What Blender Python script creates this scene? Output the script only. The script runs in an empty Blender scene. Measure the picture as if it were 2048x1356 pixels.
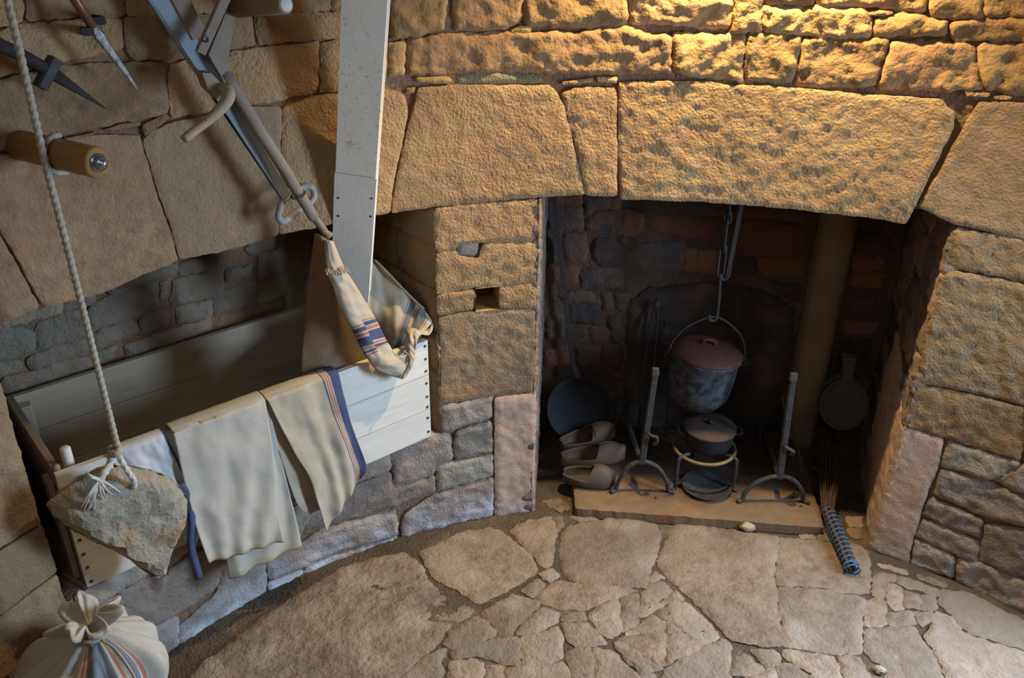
import bpy, bmesh, math, random
import numpy as np
from mathutils import Vector, Matrix, noise
from mathutils.geometry import delaunay_2d_cdt

random.seed(7)
sc = bpy.context.scene
COL = sc.collection
PI = math.pi
V = Vector

# ------------------------------------------------------------------ camera
CAM = V((0, 0, 2.7))
FPX = 1800.0
TH = math.atan(FPX / 3322.29)
ROLL = math.radians(-0.7588)
_F = V((0, math.cos(TH), -math.sin(TH)))
_U = V((0, math.sin(TH), math.cos(TH)))
_R = V((1, 0, 0))
CX = _R * math.cos(ROLL) - _U * math.sin(ROLL)
CY = _R * math.sin(ROLL) + _U * math.cos(ROLL)
cd = bpy.data.cameras.new('camera')
cd.sensor_width = 36.0
cd.lens = FPX / 2048 * 36
cd.clip_start = 0.02
cam = bpy.data.objects.new('camera', cd)
cam.matrix_world = Matrix(((CX.x, CY.x, -_F.x, CAM.x), (CX.y, CY.y, -_F.y, CAM.y), (CX.z, CY.z, -_F.z, CAM.z), (0, 0, 0, 1)))
COL.objects.link(cam)
sc.camera = cam

# ------------------------------------------------------------------ world, lights, exposure
sc.view_settings.view_transform = 'Standard'
sc.view_settings.look = 'None'
sc.view_settings.gamma = 1.0
sc.view_settings.use_curve_mapping = False
sc.view_settings.exposure = 0.08
sc.cycles.max_bounces = 5
sc.cycles.diffuse_bounces = 3
sc.cycles.glossy_bounces = 2
sc.cycles.caustics_reflective = False
sc.cycles.caustics_refractive = False
w = bpy.data.worlds.new('world')
sc.world = w
w.use_nodes = True
w.node_tree.nodes['Background'].inputs[0].default_value = (0.62, 0.72, 1.0, 1)
w.node_tree.nodes['Background'].inputs[1].default_value = 0.035


def light(name, typ, loc, aim, energy, color, **kw):
    l = bpy.data.lights.new(name, typ)
    l.energy = energy
    l.color = color
    for k, v in kw.items():
        setattr(l, k, v)
    o = bpy.data.objects.new(name, l)
    o.location = loc
    o.rotation_euler = (V(aim) - V(loc)).to_track_quat('-Z', 'Y').to_euler()
    COL.objects.link(o)
    return o


# daylight through the doorway on the right hand side of the round room
light('doorway_daylight', 'AREA', (2.50, 2.36, 1.42), (-0.9, 2.45, 0.10), 88, (0.50, 0.71, 1.0), shape='RECTANGLE', size=0.75, size_y=1.5, spread=math.radians(125))

# added soft fill light, unseen, high behind the viewer, to lift the chute
light('added_chute_fill', 'AREA', (-0.1, -0.9, 4.1), (0.0, 3.0, 1.3), 15, (0.86, 0.93, 1.0), shape='RECTANGLE', size=1.1, size_y=1.1)

# warm spotlight fixed high on the wall above the fireplace, raking down over the stones
_sp = math.radians(7.0)
SPOT = (0.5183 + 2.12 * math.sin(_sp), 1.0735 + 2.12 * math.cos(_sp), 2.95)
light('wall_spotlight', 'SPOT', SPOT, (SPOT[0], SPOT[1] + 0.02, 1.2), 270, (1.0, 0.76, 0.40), spot_size=math.radians(130), spot_blend=0.95, shadow_soft_size=0.03)

# ------------------------------------------------------------------ pixel -> place helpers
RW = 2.2714
CC = V((0.5183, 1.0735))


def ray(px, py):
    return _F * FPX + CX * (px - 1024) + CY * (678 - py)


def on_z(px, py, z):
    r = ray(px, py)
    return CAM + r * ((z - CAM.z) / r.z)


def on_y(px, py, y):
    r = ray(px, py)
    return CAM + r * (y / r.y)


def on_cyl(px, py, dr=0.0):
    r = ray(px, py)
    rr = RW - dr
    ox, oy = -CC.x, -CC.y
    a = r.x ** 2 + r.y ** 2
    b = ox * r.x + oy * r.y
    c = ox * ox + oy * oy - rr * rr
    return CAM + r * ((-b + math.sqrt(b * b - a * c)) / a)


def on_plane(px, py, p0, n):
    r = ray(px, py)
    return CAM + r * ((V(p0) - CAM).dot(V(n)) / r.dot(V(n)))


def T(ox, oy, k, pts):
    return [(ox + x / k, oy + y / k) for x, y in pts]


def cyl_pt(phi_deg, z, h=0.0):
    p = math.radians(phi_deg)
    r = RW - h
    return V((CC.x + r * math.sin(p), CC.y + r * math.cos(p), z))


# ------------------------------------------------------------------ object helpers
WLOC = {}


def setp(o, label=None, cat=None, group=None, kind=None):
    if label: o['label'] = label
    if cat: o['category'] = cat
    if group: o['group'] = group
    if kind: o['kind'] = kind
    return o


def thing(name, loc, label, cat, group=None):
    o = bpy.data.objects.new(name, None)
    o.empty_display_size = 0.05
    o.location = loc
    COL.objects.link(o)
    WLOC[o] = V(loc)
    return setp(o, label, cat, group)


def mk(name, verts, faces, mat, parent=None, smooth=True, mats=None, midx=None, origin=None):
    """one mesh object from world-space vertices"""
    vs = [V(v) for v in verts]
    c = V(origin) if origin is not None else sum(vs, V()) / len(vs)
    me = bpy.data.meshes.new(name)
    me.from_pydata([v - c for v in vs], [], faces)
    for m in (mats or [mat]):
        me.materials.append(m)
    if midx is not None:
        me.polygons.foreach_set('material_index', midx)
    if smooth:
        me.polygons.foreach_set('use_smooth', [True] * len(me.polygons))
    me.update()
    o = bpy.data.objects.new(name, me)
    COL.objects.link(o)
    WLOC[o] = c
    if parent is not None:
        o.parent = parent
        o.location = c - WLOC[parent]
    else:
        o.location = c
    return o


def join(*parts):
    vs, fs = [], []
    for v, f in parts:
        n = len(vs)
        vs += list(v)
        fs += [tuple(i + n for i in q) for q in f]
    return vs, fs


def frame_of(t, ref):
    t = t.normalized()
    x = ref - t * ref.dot(t)
    if x.length < 1e-5:
        x = t.orthogonal()
    x.normalize()
    return x, t.cross(x).normalized()


def beam(p0, p1, w0, h0, ref, w1=None, h1=None, bev=0.15, wob=0.0, n=2, seed=0):
    """bevelled (octagonal) bar from p0 to p1; ref = direction its thickness h runs along"""
    p0, p1 = V(p0), V(p1)
    w1 = w0 if w1 is None else w1
    h1 = h0 if h1 is None else h1
    X, Y = frame_of(p1 - p0, V(ref))
    vs, fs = [], []
    for i in range(n):
        t = i / (n - 1)
        c = p0.lerp(p1, t)
        if wob:
            c = c + X * wob * noise.noise(V((seed, t * 4, 0))) + Y * wob * noise.noise(V((seed, t * 4, 9)))
        ww, hh = (w0 + (w1 - w0) * t) / 2, (h0 + (h1 - h0) * t) / 2
        b = bev * min(ww, hh) * 2
        for a, q in ((hh, ww - b), (hh - b, ww), (-hh + b, ww), (-hh, ww - b), (-hh, -ww + b), (-hh + b, -ww), (hh - b, -ww), (hh, -ww + b)):
            vs.append(c + X * a + Y * q)
    for i in range(n - 1):
        for j in range(8):
            k = (j + 1) % 8
            fs.append((i * 8 + j, i * 8 + k, i * 8 + 8 + k, i * 8 + 8 + j))
    fs.append(tuple(range(7, -1, -1)))
    fs.append(tuple((n - 1) * 8 + j for j in range(8)))
    return vs, fs


def tube(pts, rad, sides=10, closed=False, lobes=0, twist=0, caps=True, squash=1.0, ref=None):
    pts = [V(p) for p in pts]
    n = len(pts)
    rads = rad if hasattr(rad, '__len__') else [rad] * n
    vs, fs = [], []
    X = None
    dist = 0
    for i, p in enumerate(pts):
        a = pts[(i - 1) % n] if (closed or i > 0) else p
        b = pts[(i + 1) % n] if (closed or i < n - 1) else p
        t = (b - a).normalized()
        if X is None:
            X = V(ref) if ref is not None else t.orthogonal()
        X = (X - t * X.dot(t)).normalized()
        Y = t.cross(X)
        if i: dist += (p - pts[i - 1]).length
        for j in range(sides):
            th = 2 * PI * j / sides
            r = rads[i]
            if lobes:
                r *= 1 + 0.2 * math.cos(lobes * (th - twist * dist))
            vs.append(p + X * r * math.cos(th) + Y * r * squash * math.sin(th))
    m = n if closed else n - 1
    for i in range(m):
        i2 = (i + 1) % n
        for j in range(sides):
            k = (j + 1) % sides
            fs.append((i * sides + j, i * sides + k, i2 * sides + k, i2 * sides + j))
    if caps and not closed:
        fs.append(tuple(range(sides - 1, -1, -1)))
        fs.append(tuple((n - 1) * sides + j for j in range(sides)))
    return vs, fs


def lathe(c, prof, axis=(0, 0, 1), sides=32, sx=1.0):
    """prof: list of (radius, height) along axis"""
    ax = V(axis).normalized()
    X, Y = frame_of(ax, V((1, 0, 0.01)))
    vs, fs = [], []
    for r, h in prof:
        for j in range(sides):
            th = 2 * PI * j / sides
            vs.append(V(c) + ax * h + X * r * math.cos(th) * sx + Y * r * math.sin(th))
    for i in range(len(prof) - 1):
        for j in range(sides):
            k = (j + 1) % sides
            fs.append((i * sides + j, i * sides + k, i * sides + sides + k, i * sides + sides + j))
    if prof[0][0] > 1e-4: fs.append(tuple(range(sides - 1, -1, -1)))
    if prof[-1][0] > 1e-4: fs.append(tuple((len(prof) - 1) * sides + j for j in range(sides)))
    return vs, fs


def catmull(pts, n=8, closed=False):
    P = [V(p) for p in pts]
    out = []
    m = len(P)
    for i in range(m if closed else m - 1):
        p1, p2 = P[i], P[(i + 1) % m]
        p0 = P[(i - 1) % m] if closed or i > 0 else p1 * 2 - p2
        p3 = P[(i + 2) % m] if closed or i + 2 < m else p2 * 2 - p1
        for k in range(n):
            t = k / n
            out.append(0.5 * ((2 * p1) + (p2 - p0) * t + (2 * p0 - 5 * p1 + 4 * p2 - p3) * t * t + (3 * p1 - p0 - 3 * p2 + p3) * t ** 3))
    if not closed: out.append(P[-1].copy())
    return out


def smoothstep(a, b, x):
    t = min(1, max(0, (x - a) / (b - a)))
    return t * t * (3 - 2 * t)


def fbm(p, o=3):
    s, a = 0, 1
    for i in range(o):
        s += a * noise.noise(p)
        p = p * 2.13 + V((3.1, 1.7, 5.3))
        a *= 0.5
    return s


# ------------------------------------------------------------------ materials
def nodes_of(name):
    m = bpy.data.materials.new(name)
    m.use_nodes = True
    nt = m.node_tree
    return m, nt, nt.nodes['Principled BSDF']


def N(nt, typ, **kw):
    n = nt.nodes.new(typ)
    for k, v in kw.items():
        if k in n.inputs.keys():
            n.inputs[k].default_value = v
        else:
            setattr(n, k, v)
    return n


def mixc(nt, fac, a, b, blend='MIX'):
    n = nt.nodes.new('ShaderNodeMix')
    n.data_type = 'RGBA'
    n.blend_type = blend
    for i, x in ((0, fac), (6, a), (7, b)):
        if hasattr(x, 'links') or hasattr(x, 'is_linked'):
            nt.links.new(x, n.inputs[i])
        else:
            n.inputs[i].default_value = x if not isinstance(x, tuple) else (*x, 1)[:4]
    return n.outputs[2]


def ramp(nt, src, stops):
    r = nt.nodes.new('ShaderNodeValToRGB')
    e = r.color_ramp.elements
    while len(e) < len(stops): e.new(0.5)
    for i, (p, c) in enumerate(stops):
        e[i].position = p
        e[i].color = (*c, 1) if not isinstance(c, float) else (c, c, c, 1)
    nt.links.new(src, r.inputs[0])
    return r.outputs[0]


def rnd_vec(nt, scale=None):
    """world position shifted by a per-object random amount"""
    g = N(nt, 'ShaderNodeNewGeometry')
    oi = N(nt, 'ShaderNodeObjectInfo')
    mul = N(nt, 'ShaderNodeMath', operation='MULTIPLY')
    mul.inputs[1].default_value = 37.0
    nt.links.new(oi.outputs['Random'], mul.inputs[0])
    add = N(nt, 'ShaderNodeVectorMath', operation='ADD')
    nt.links.new(g.outputs['Position'], add.inputs[0])
    nt.links.new(mul.outputs[0], add.inputs[1])
    v = add.outputs[0]
    if scale:
        mp = N(nt, 'ShaderNodeVectorMath', operation='MULTIPLY')
        mp.inputs[1].default_value = scale
        nt.links.new(v, mp.inputs[0])
        v = mp.outputs[0]
    return v, oi.outputs['Random'], g.outputs['Position']


def noise_n(nt, vec, scale, detail=4, rough=0.55, dist=0.0):
    n = N(nt, 'ShaderNodeTexNoise')
    n.inputs['Scale'].default_value = scale
    n.inputs['Detail'].default_value = detail
    n.inputs['Roughness'].default_value = rough
    n.inputs['Distortion'].default_value = dist
    nt.links.new(vec, n.inputs['Vector'])
    return n.outputs[0]


def stone_mat(name, c1, c2, c3, dark, var=0.35, bump=0.5, fine=70, patch=None, pamt=0.5, salt=0.0, pits=0.4, hue=None, lum=(0.72, 1.15), soot=None, ash_shade=None, mott=0.5):
    m, nt, bs = nodes_of(name)
    v, rnd, pos = rnd_vec(nt)
    col = ramp(nt, noise_n(nt, v, 3.2, 3, 0.6, 0.0), [(0.32, c1), (0.5, c2), (0.68, c3)])
    # fine mottling
    col = mixc(nt, ramp(nt, noise_n(nt, v, 22, 4, 0.65), [(0.42, 0.0), (0.74, mott)]), col, dark)
    if patch:
        col = mixc(nt, ramp(nt, noise_n(nt, v, 5.5, 3, 0.6, 0.0), [(0.54, 0.0), (0.68, pamt)]), col, patch)
    if hue:
        col = mixc(nt, ramp(nt, rnd, [(0.45, 0.0), (1.0, 0.75)]), col, hue)
    hs = N(nt, 'ShaderNodeHueSaturation')
    mr = N(nt, 'ShaderNodeMapRange')
    mr.inputs[3].default_value = lum[0]
    mr.inputs[4].default_value = lum[1]
    fr = N(nt, 'ShaderNodeMath', operation='FRACT')
    m2 = N(nt, 'ShaderNodeMath', operation='MULTIPLY')
    m2.inputs[1].default_value = 7.31
    nt.links.new(rnd, m2.inputs[0])
    nt.links.new(m2.outputs[0], fr.inputs[0])
    nt.links.new(fr.outputs[0], mr.inputs[0])
    nt.links.new(mr.outputs[0], hs.inputs['Value'])
    nt.links.new(col, hs.inputs['Color'])
    col = hs.outputs[0]
    sp = N(nt, 'ShaderNodeSeparateXYZ')
    nt.links.new(pos, sp.inputs[0])
    if salt:   # pale salt bloom climbing a few centimetres from the damp floor
        mz = N(nt, 'ShaderNodeMapRange')
        mz.inputs[1].default_value = 0.17
        mz.inputs[2].default_value = 0.0
        nt.links.new(sp.outputs[2], mz.inputs[0])
        mu = N(nt, 'ShaderNodeMath', operation='MULTIPLY')
        nt.links.new(mz.outputs[0], mu.inputs[0])
        nt.links.new(ramp(nt, noise_n(nt, v, 7, 4), [(0.36, 0.0), (0.6, salt)]), mu.inputs[1])
        col = mixc(nt, mu.outputs[0], col, (0.62, 0.62, 0.66))
    if soot:
        col = mixc(nt, ramp(nt, noise_n(nt, v, 2.6, 5, 0.6, 0.5), [(0.35, 0.0), (0.6, soot)]), col, (0.018, 0.016, 0.016))
    if ash_shade:    # ragged soot round the fire; also puts the lintel's shade into the slab colour
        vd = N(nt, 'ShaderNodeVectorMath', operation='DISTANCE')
        vd.inputs[1].default_value = ash_shade[:3]
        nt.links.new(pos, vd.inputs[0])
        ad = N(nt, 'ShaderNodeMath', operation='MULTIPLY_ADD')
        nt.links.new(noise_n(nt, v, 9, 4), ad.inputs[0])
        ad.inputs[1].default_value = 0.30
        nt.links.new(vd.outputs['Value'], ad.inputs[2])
        col = mixc(nt, ramp(nt, ad.outputs[0], [(ash_shade[3], 0.9), (ash_shade[3] + 0.16, 0.0)]), col, (0.045, 0.024, 0.016))
    nt.links.new(col, bs.inputs['Base Color'])
    bs.inputs['Roughness'].default_value = 0.88
    bs.inputs['Specular IOR Level'].default_value = 0.25
    # relief
    b1 = noise_n(nt, v, fine * 1.35, 3, 0.6, 0.0)
    b2 = noise_n(nt, v, fine * 0.28, 2, 0.6, 0.4)
    s2 = N(nt, 'ShaderNodeMath', operation='MULTIPLY_ADD')
    nt.links.new(b2, s2.inputs[0])
    s2.inputs[1].default_value = 0.8
    nt.links.new(b1, s2.inputs[2])
    bp = N(nt, 'ShaderNodeBump')
    bp.inputs['Strength'].default_value = bump
    bp.inputs['Distance'].default_value = 0.016
    nt.links.new(s2.outputs[0], bp.inputs['Height'])
    nt.links.new(bp.outputs[0], bs.inputs['Normal'])
    return m


def simple(name, c, rough=0.6, c2=None, sc_=30, bump=0.1, metal=0.0, bd=0.004, stretch=None, spec=0.5, r2=None, detail=5):
    m, nt, bs = nodes_of(name)
    v, rnd, pos = rnd_vec(nt, stretch)
    nz = noise_n(nt, v, sc_, detail, 0.6, 0.3)
    col = ramp(nt, nz, [(0.35, c), (0.65, c2 or tuple(x * 0.7 for x in c))])
    nt.links.new(col, bs.inputs['Base Color'])
    bs.inputs['Roughness'].default_value = rough
    if r2 is not None:
        nt.links.new(ramp(nt, nz, [(0.35, rough), (0.65, r2)]), bs.inputs['Roughness'])
    bs.inputs['Metallic'].default_value = metal
    bs.inputs['Specular IOR Level'].default_value = spec
    if bump:
        bp = N(nt, 'ShaderNodeBump')
        bp.inputs['Strength'].default_value = bump
        bp.inputs['Distance'].default_value = bd
        nt.links.new(noise_n(nt, v, sc_ * 1.7, 6, 0.65), bp.inputs['Height'])
        nt.links.new(bp.outputs[0], bs.inputs['Normal'])
    return m


def wood_mat(name, c1, c2, dirv, knots=(0.2, 0.13, 0.07), rough=0.65, bump=0.12, spots=0.0, ring=18, scale=1.0):
    """grain running along world direction dirv"""
    m, nt, bs = nodes_of(name)
    v, rnd, pos = rnd_vec(nt)
    d = V(dirv).normalized()
    X, Y = frame_of(d, V((0.13, 0.2, 1)))
    comb = N(nt, 'ShaderNodeCombineXYZ')
    for i, (ax, s) in enumerate(((X, 1.0), (Y, 1.0), (d, 0.06))):
        dp = N(nt, 'ShaderNodeVectorMath', operation='DOT_PRODUCT')
        dp.inputs[1].default_value = ax * s
        nt.links.new(v, dp.inputs[0])
        nt.links.new(dp.outputs['Value'], comb.inputs[i])
    nz = noise_n(nt, comb.outputs[0], ring * scale, 5, 0.6, 1.2)
    col = ramp(nt, nz, [(0.3, c1), (0.7, c2)])
    fine = noise_n(nt, comb.outputs[0], 160 * scale, 4, 0.6)
    col = mixc(nt, ramp(nt, fine, [(0.5, 0.0), (0.75, 0.35)]), col, tuple(x * 0.6 for x in c2))
    kn = noise_n(nt, v, 4.5, 2, 0.4)
    col = mixc(nt, ramp(nt, kn, [(0.70, 0.0), (0.76, 0.7)]), col, knots)
    if spots:
        col = mixc(nt, ramp(nt, noise_n(nt, v, 55, 3, 0.7), [(0.62, 0.0), (0.68, spots)]), col, (0.10, 0.09, 0.08))
    hs = N(nt, 'ShaderNodeHueSaturation')
    mr = N(nt, 'ShaderNodeMapRange')
    mr.inputs[3].default_value = 0.88
    mr.inputs[4].default_value = 1.1
    nt.links.new(rnd, mr.inputs[0])
    nt.links.new(mr.outputs[0], hs.inputs['Value'])
    nt.links.new(col, hs.inputs['Color'])
    nt.links.new(hs.outputs[0], bs.inputs['Base Color'])
    bs.inputs['Roughness'].default_value = rough
    bs.inputs['Specular IOR Level'].default_value = 0.3
    bp = N(nt, 'ShaderNodeBump')
    bp.inputs['Strength'].default_value = bump
    bp.inputs['Distance'].default_value = 0.003
    nt.links.new(fine, bp.inputs['Height'])
    nt.links.new(bp.outputs[0], bs.inputs['Normal'])
    return m


def cloth_mat(name, c, c2, weave=420, bump=0.25, stain=None):
    m, nt, bs = nodes_of(name)
    v, rnd, pos = rnd_vec(nt)
    col = ramp(nt, noise_n(nt, v, 9, 5, 0.6, 0.5), [(0.3, c), (0.7, c2)])
    thr = noise_n(nt, v, 260, 2, 0.5)
    col = mixc(nt, ramp(nt, thr, [(0.45, 0.0), (0.75, 0.35)]), col, tuple(x * 0.6 for x in c2))
    if stain:
        col = mixc(nt, ramp(nt, noise_n(nt, v, 4, 4), [(0.52, 0.0), (0.7, 0.6)]), col, stain)
    nt.links.new(col, bs.inputs['Base Color'])
    bs.inputs['Roughness'].default_value = 0.95
    bs.inputs['Specular IOR Level'].default_value = 0.1
    wv = N(nt, 'ShaderNodeTexWave', wave_type='BANDS', bands_direction='Z')
    wv.inputs['Scale'].default_value = weave / 6.0
    wv.inputs['Distortion'].default_value = 1.5
    nt.links.new(v, wv.inputs['Vector'])
    ad = N(nt, 'ShaderNodeMath', operation='ADD')
    nt.links.new(wv.outputs['Fac'], ad.inputs[0])
    nt.links.new(thr, ad.inputs[1])
    bp = N(nt, 'ShaderNodeBump')
    bp.inputs['Strength'].default_value = bump
    bp.inputs['Distance'].default_value = 0.0015
    nt.links.new(ad.outputs[0], bp.inputs['Height'])
    nt.links.new(bp.outputs[0], bs.inputs['Normal'])
    return m


M = {}
M['sand'] = stone_mat('ochre_sandstone', (0.50, 0.325, 0.155), (0.45, 0.27, 0.12), (0.39, 0.235, 0.11), (0.26, 0.165, 0.085), bump=0.75, fine=70, patch=(0.43, 0.22, 0.12), pamt=0.5, hue=(0.42, 0.24, 0.12), lum=(0.82, 1.12), pits=0.5)
M['sandrough'] = stone_mat('rough_ochre_rubble', (0.52, 0.34, 0.15), (0.45, 0.27, 0.11), (0.38, 0.23, 0.10), (0.27, 0.16, 0.075), bump=0.4, fine=55, patch=(0.42, 0.2, 0.1), pamt=0.5, hue=(0.42, 0.23, 0.11), lum=(0.75, 1.15))
M['dress'] = stone_mat('dressed_ochre_block', (0.38, 0.25, 0.135), (0.335, 0.212, 0.112), (0.29, 0.185, 0.103), (0.17, 0.11, 0.06), mott=0.8, bump=0.5, fine=72, patch=(0.40, 0.21, 0.095), pamt=0.75, hue=(0.335, 0.23, 0.125), lum=(0.85, 1.1))
M['grey'] = stone_mat('grey_brown_rubble', (0.36, 0.28, 0.22), (0.29, 0.225, 0.175), (0.25, 0.21, 0.17), (0.17, 0.135, 0.11), bump=0.5, fine=60, patch=(0.37, 0.25, 0.20), pamt=0.5, salt=0.75, hue=(0.30, 0.27, 0.20), lum=(0.8, 1.15))
M['pink'] = stone_mat('pink_sandstone_block', (0.55, 0.36, 0.26), (0.52, 0.33, 0.23), (0.45, 0.30, 0.22), (0.40, 0.27, 0.2), bump=0.3, fine=95, patch=(0.46, 0.36, 0.3), pamt=0.5, lum=(0.95, 1.05), salt=0.3)
M['soot'] = stone_mat('sooty_rubble', (0.16, 0.085, 0.055), (0.115, 0.075, 0.06), (0.08, 0.062, 0.056), (0.04, 0.03, 0.028), bump=0.55, fine=55, patch=(0.06, 0.06, 0.065), pamt=0.85, hue=(0.23, 0.10, 0.05), lum=(0.65, 1.2))
M['jamb'] = stone_mat('smoked_jamb_stone', (0.30, 0.19, 0.13), (0.25, 0.17, 0.125), (0.21, 0.16, 0.13), (0.13, 0.10, 0.085), bump=0.45, fine=60, patch=(0.08, 0.07, 0.07), pamt=0.8, lum=(0.75, 1.15))
M['niche'] = stone_mat('niche_rubble', (0.33, 0.24, 0.18), (0.30, 0.24, 0.16), (0.25, 0.21, 0.16), (0.19, 0.15, 0.12), bump=0.5, fine=60, patch=(0.22, 0.23, 0.17), pamt=0.6, hue=(0.30, 0.20, 0.14), lum=(0.75, 1.1))
M['flag'] = stone_mat('limestone_flag', (0.33, 0.235, 0.163), (0.275, 0.192, 0.13), (0.22, 0.155, 0.104), (0.13, 0.09, 0.062), mott=0.85, bump=0.6, fine=44, patch=(0.37, 0.285, 0.215), pamt=0.75, hue=(0.25, 0.195, 0.145), lum=(0.8, 1.12), pits=0.15)
M['flagrough'] = stone_mat('earthy_flag', (0.30, 0.215, 0.15), (0.25, 0.18, 0.125), (0.20, 0.142, 0.10), (0.11, 0.078, 0.056), mott=0.9, bump=0.75, fine=40, patch=(0.40, 0.31, 0.23), pamt=0.6, lum=(0.95, 1.05), pits=0.3)
M['hearth'] = stone_mat('hearth_stone', (0.25, 0.155, 0.08), (0.21, 0.13, 0.07), (0.17, 0.11, 0.062), (0.12, 0.075, 0.048), bump=0.25, fine=60, patch=(0.26, 0.10, 0.045), pamt=0.7, lum=(1, 1), ash_shade=(0.88, 3.86, 0.06, 0.58))
M['mortar'] = stone_mat('earth_mortar', (0.33, 0.17, 0.09), (0.27, 0.15, 0.085), (0.20, 0.12, 0.07), (0.12, 0.07, 0.045), bump=0.8, fine=40, patch=(0.30, 0.20, 0.12), pamt=0.5, lum=(1, 1))
M['dirt'] = stone_mat('packed_earth', (0.135, 0.092, 0.056), (0.105, 0.072, 0.046), (0.078, 0.055, 0.037), (0.04, 0.03, 0.022), bump=0.9, fine=55, patch=(0.24, 0.17, 0.10), pamt=0.6, lum=(1, 1))
M['sootmortar'] = stone_mat('sooty_mortar', (0.13, 0.075, 0.045), (0.10, 0.065, 0.045), (0.07, 0.05, 0.04), (0.03, 0.025, 0.022), bump=0.8, fine=40, patch=(0.17, 0.12, 0.07), pamt=0.6, lum=(1, 1))
M['plaster'] = stone_mat('sooty_plaster', (0.12, 0.085, 0.065), (0.09, 0.068, 0.055), (0.065, 0.05, 0.042), (0.04, 0.03, 0.028), bump=0.4, fine=40, patch=(0.19, 0.11, 0.085), pamt=0.7, lum=(1, 1), soot=0.85)
M['column'] = stone_mat('tan_plaster', (0.27, 0.20, 0.125), (0.235, 0.17, 0.105), (0.20, 0.145, 0.09), (0.19, 0.14, 0.09), bump=0.3, fine=50, patch=(0.18, 0.13, 0.09), pamt=0.5, lum=(1, 1))
M['weight'] = stone_mat('grey_fieldstone', (0.42, 0.345, 0.24), (0.36, 0.30, 0.215), (0.29, 0.26, 0.205), (0.19, 0.18, 0.15), bump=0.5, fine=60, patch=(0.36, 0.22, 0.11), pamt=0.95, lum=(1, 1))
M['pebble'] = stone_mat('pale_pebble', (0.55, 0.45, 0.30), (0.5, 0.38, 0.24), (0.42, 0.33, 0.22), (0.3, 0.22, 0.14), bump=0.5, fine=80, lum=(1, 1))
M['lime'] = stone_mat('olive_lime_patch', (0.30, 0.25, 0.15), (0.26, 0.21, 0.12), (0.22, 0.18, 0.10), (0.15, 0.12, 0.075), bump=0.7, fine=90, lum=(0.9, 1.1))

BA = V((0.7613, 0.6485, 0))
BD = V((-0.6485, 0.7613, 0))
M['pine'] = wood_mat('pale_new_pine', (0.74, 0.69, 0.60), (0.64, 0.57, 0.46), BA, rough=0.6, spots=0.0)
M['pineshade'] = wood_mat('shaded_inner_pine', (0.47, 0.39, 0.28), (0.39, 0.31, 0.21), BA, rough=0.65)  # same pale pine, darkened to put the bin's inner shade in its colour
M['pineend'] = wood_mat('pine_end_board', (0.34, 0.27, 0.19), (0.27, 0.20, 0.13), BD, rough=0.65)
M['chute'] = wood_mat('weathered_pale_plank', (0.86, 0.79, 0.66), (0.80, 0.72, 0.58), (0.05, 0.1, 1), rough=0.7, spots=0.5, ring=9)
M['chuteclean'] = wood_mat('clean_pale_plank', (0.88, 0.82, 0.70), (0.82, 0.75, 0.62), (0.05, 0.1, 1), rough=0.7, ring=9)
M['chuteedge'] = wood_mat('sawn_pine_edge', (0.72, 0.62, 0.44), (0.66, 0.55, 0.37), (0.05, 0.1, 1), rough=0.7, ring=9)
M['oldwood'] = wood_mat('old_grey_wood', (0.30, 0.24, 0.18), (0.22, 0.17, 0.12), (0.7, 0.4, -0.8), rough=0.75, bump=0.3)
M['pegwood'] = wood_mat('varnished_peg_wood', (0.36, 0.19, 0.06), (0.27, 0.14, 0.045), (0.8, -0.6, 0), rough=0.45)
M['pegdull'] = wood_mat('dull_peg_wood', (0.34, 0.24, 0.15), (0.27, 0.19, 0.12), (0.6, -0.8, 0), rough=0.6)
M['branch'] = wood_mat('bleached_branch', (0.52, 0.40, 0.24), (0.44, 0.33, 0.19), (-0.6, -0.3, -0.5), rough=0.7, bump=0.6, spots=0.8)
M['clog'] = wood_mat('worn_clog_wood', (0.22, 0.135, 0.075), (0.17, 0.10, 0.06), (1, 0, 0), rough=0.6)
M['clogdark'] = wood_mat('dark_clog_wood', (0.10, 0.078, 0.062), (0.075, 0.058, 0.048), (1, 0, 0), rough=0.6)
M['bellwood'] = wood_mat('dark_bellows_wood', (0.10, 0.075, 0.06), (0.075, 0.055, 0.045), (0, 0, 1), rough=0.6)
M['leather'] = simple('dark_leather', (0.045, 0.034, 0.028), 0.7, (0.03, 0.022, 0.02))
M['greypaint'] = simple('blue_grey_paint', (0.27, 0.31, 0.34), 0.5, (0.23, 0.27, 0.30), 25, 0.08)
M['greydark'] = simple('dark_grey_paint', (0.045, 0.04, 0.037), 0.8, (0.03, 0.027, 0.025), 25, 0.08, spec=0.15)
M['whitepaint'] = simple('chalky_white_iron', (0.42, 0.40, 0.36), 0.6, (0.30, 0.29, 0.26), 30, 0.2, spec=0.2)
M['iron'] = simple('black_iron', (0.03, 0.03, 0.032), 0.6, (0.06, 0.05, 0.045), 40, 0.4, 0.2, r2=0.8)
M['irongrey'] = simple('grey_worn_iron', (0.07, 0.068, 0.066), 0.65, (0.04, 0.035, 0.03), 60, 0.4, 0.1, r2=0.8, spec=0.3)
M['castiron'] = simple('cast_iron', (0.014, 0.015, 0.018), 0.6, (0.03, 0.03, 0.032), 30, 0.3, 0.0, r2=0.8, spec=0.25)
M['chalkiron'] = simple('limescaled_cast_iron', (0.016, 0.018, 0.023), 0.6, (0.085, 0.09, 0.095), 26, 0.3, 0.0, r2=0.8, spec=0.25)
M['rust'] = simple('rusty_lid', (0.13, 0.042, 0.018), 0.8, (0.08, 0.034, 0.02), 18, 0.4, 0.2)
M['brownlid'] = simple('brown_iron_lid', (0.07, 0.042, 0.028), 0.75, (0.05, 0.033, 0.025), 18, 0.3, 0.2)
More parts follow.
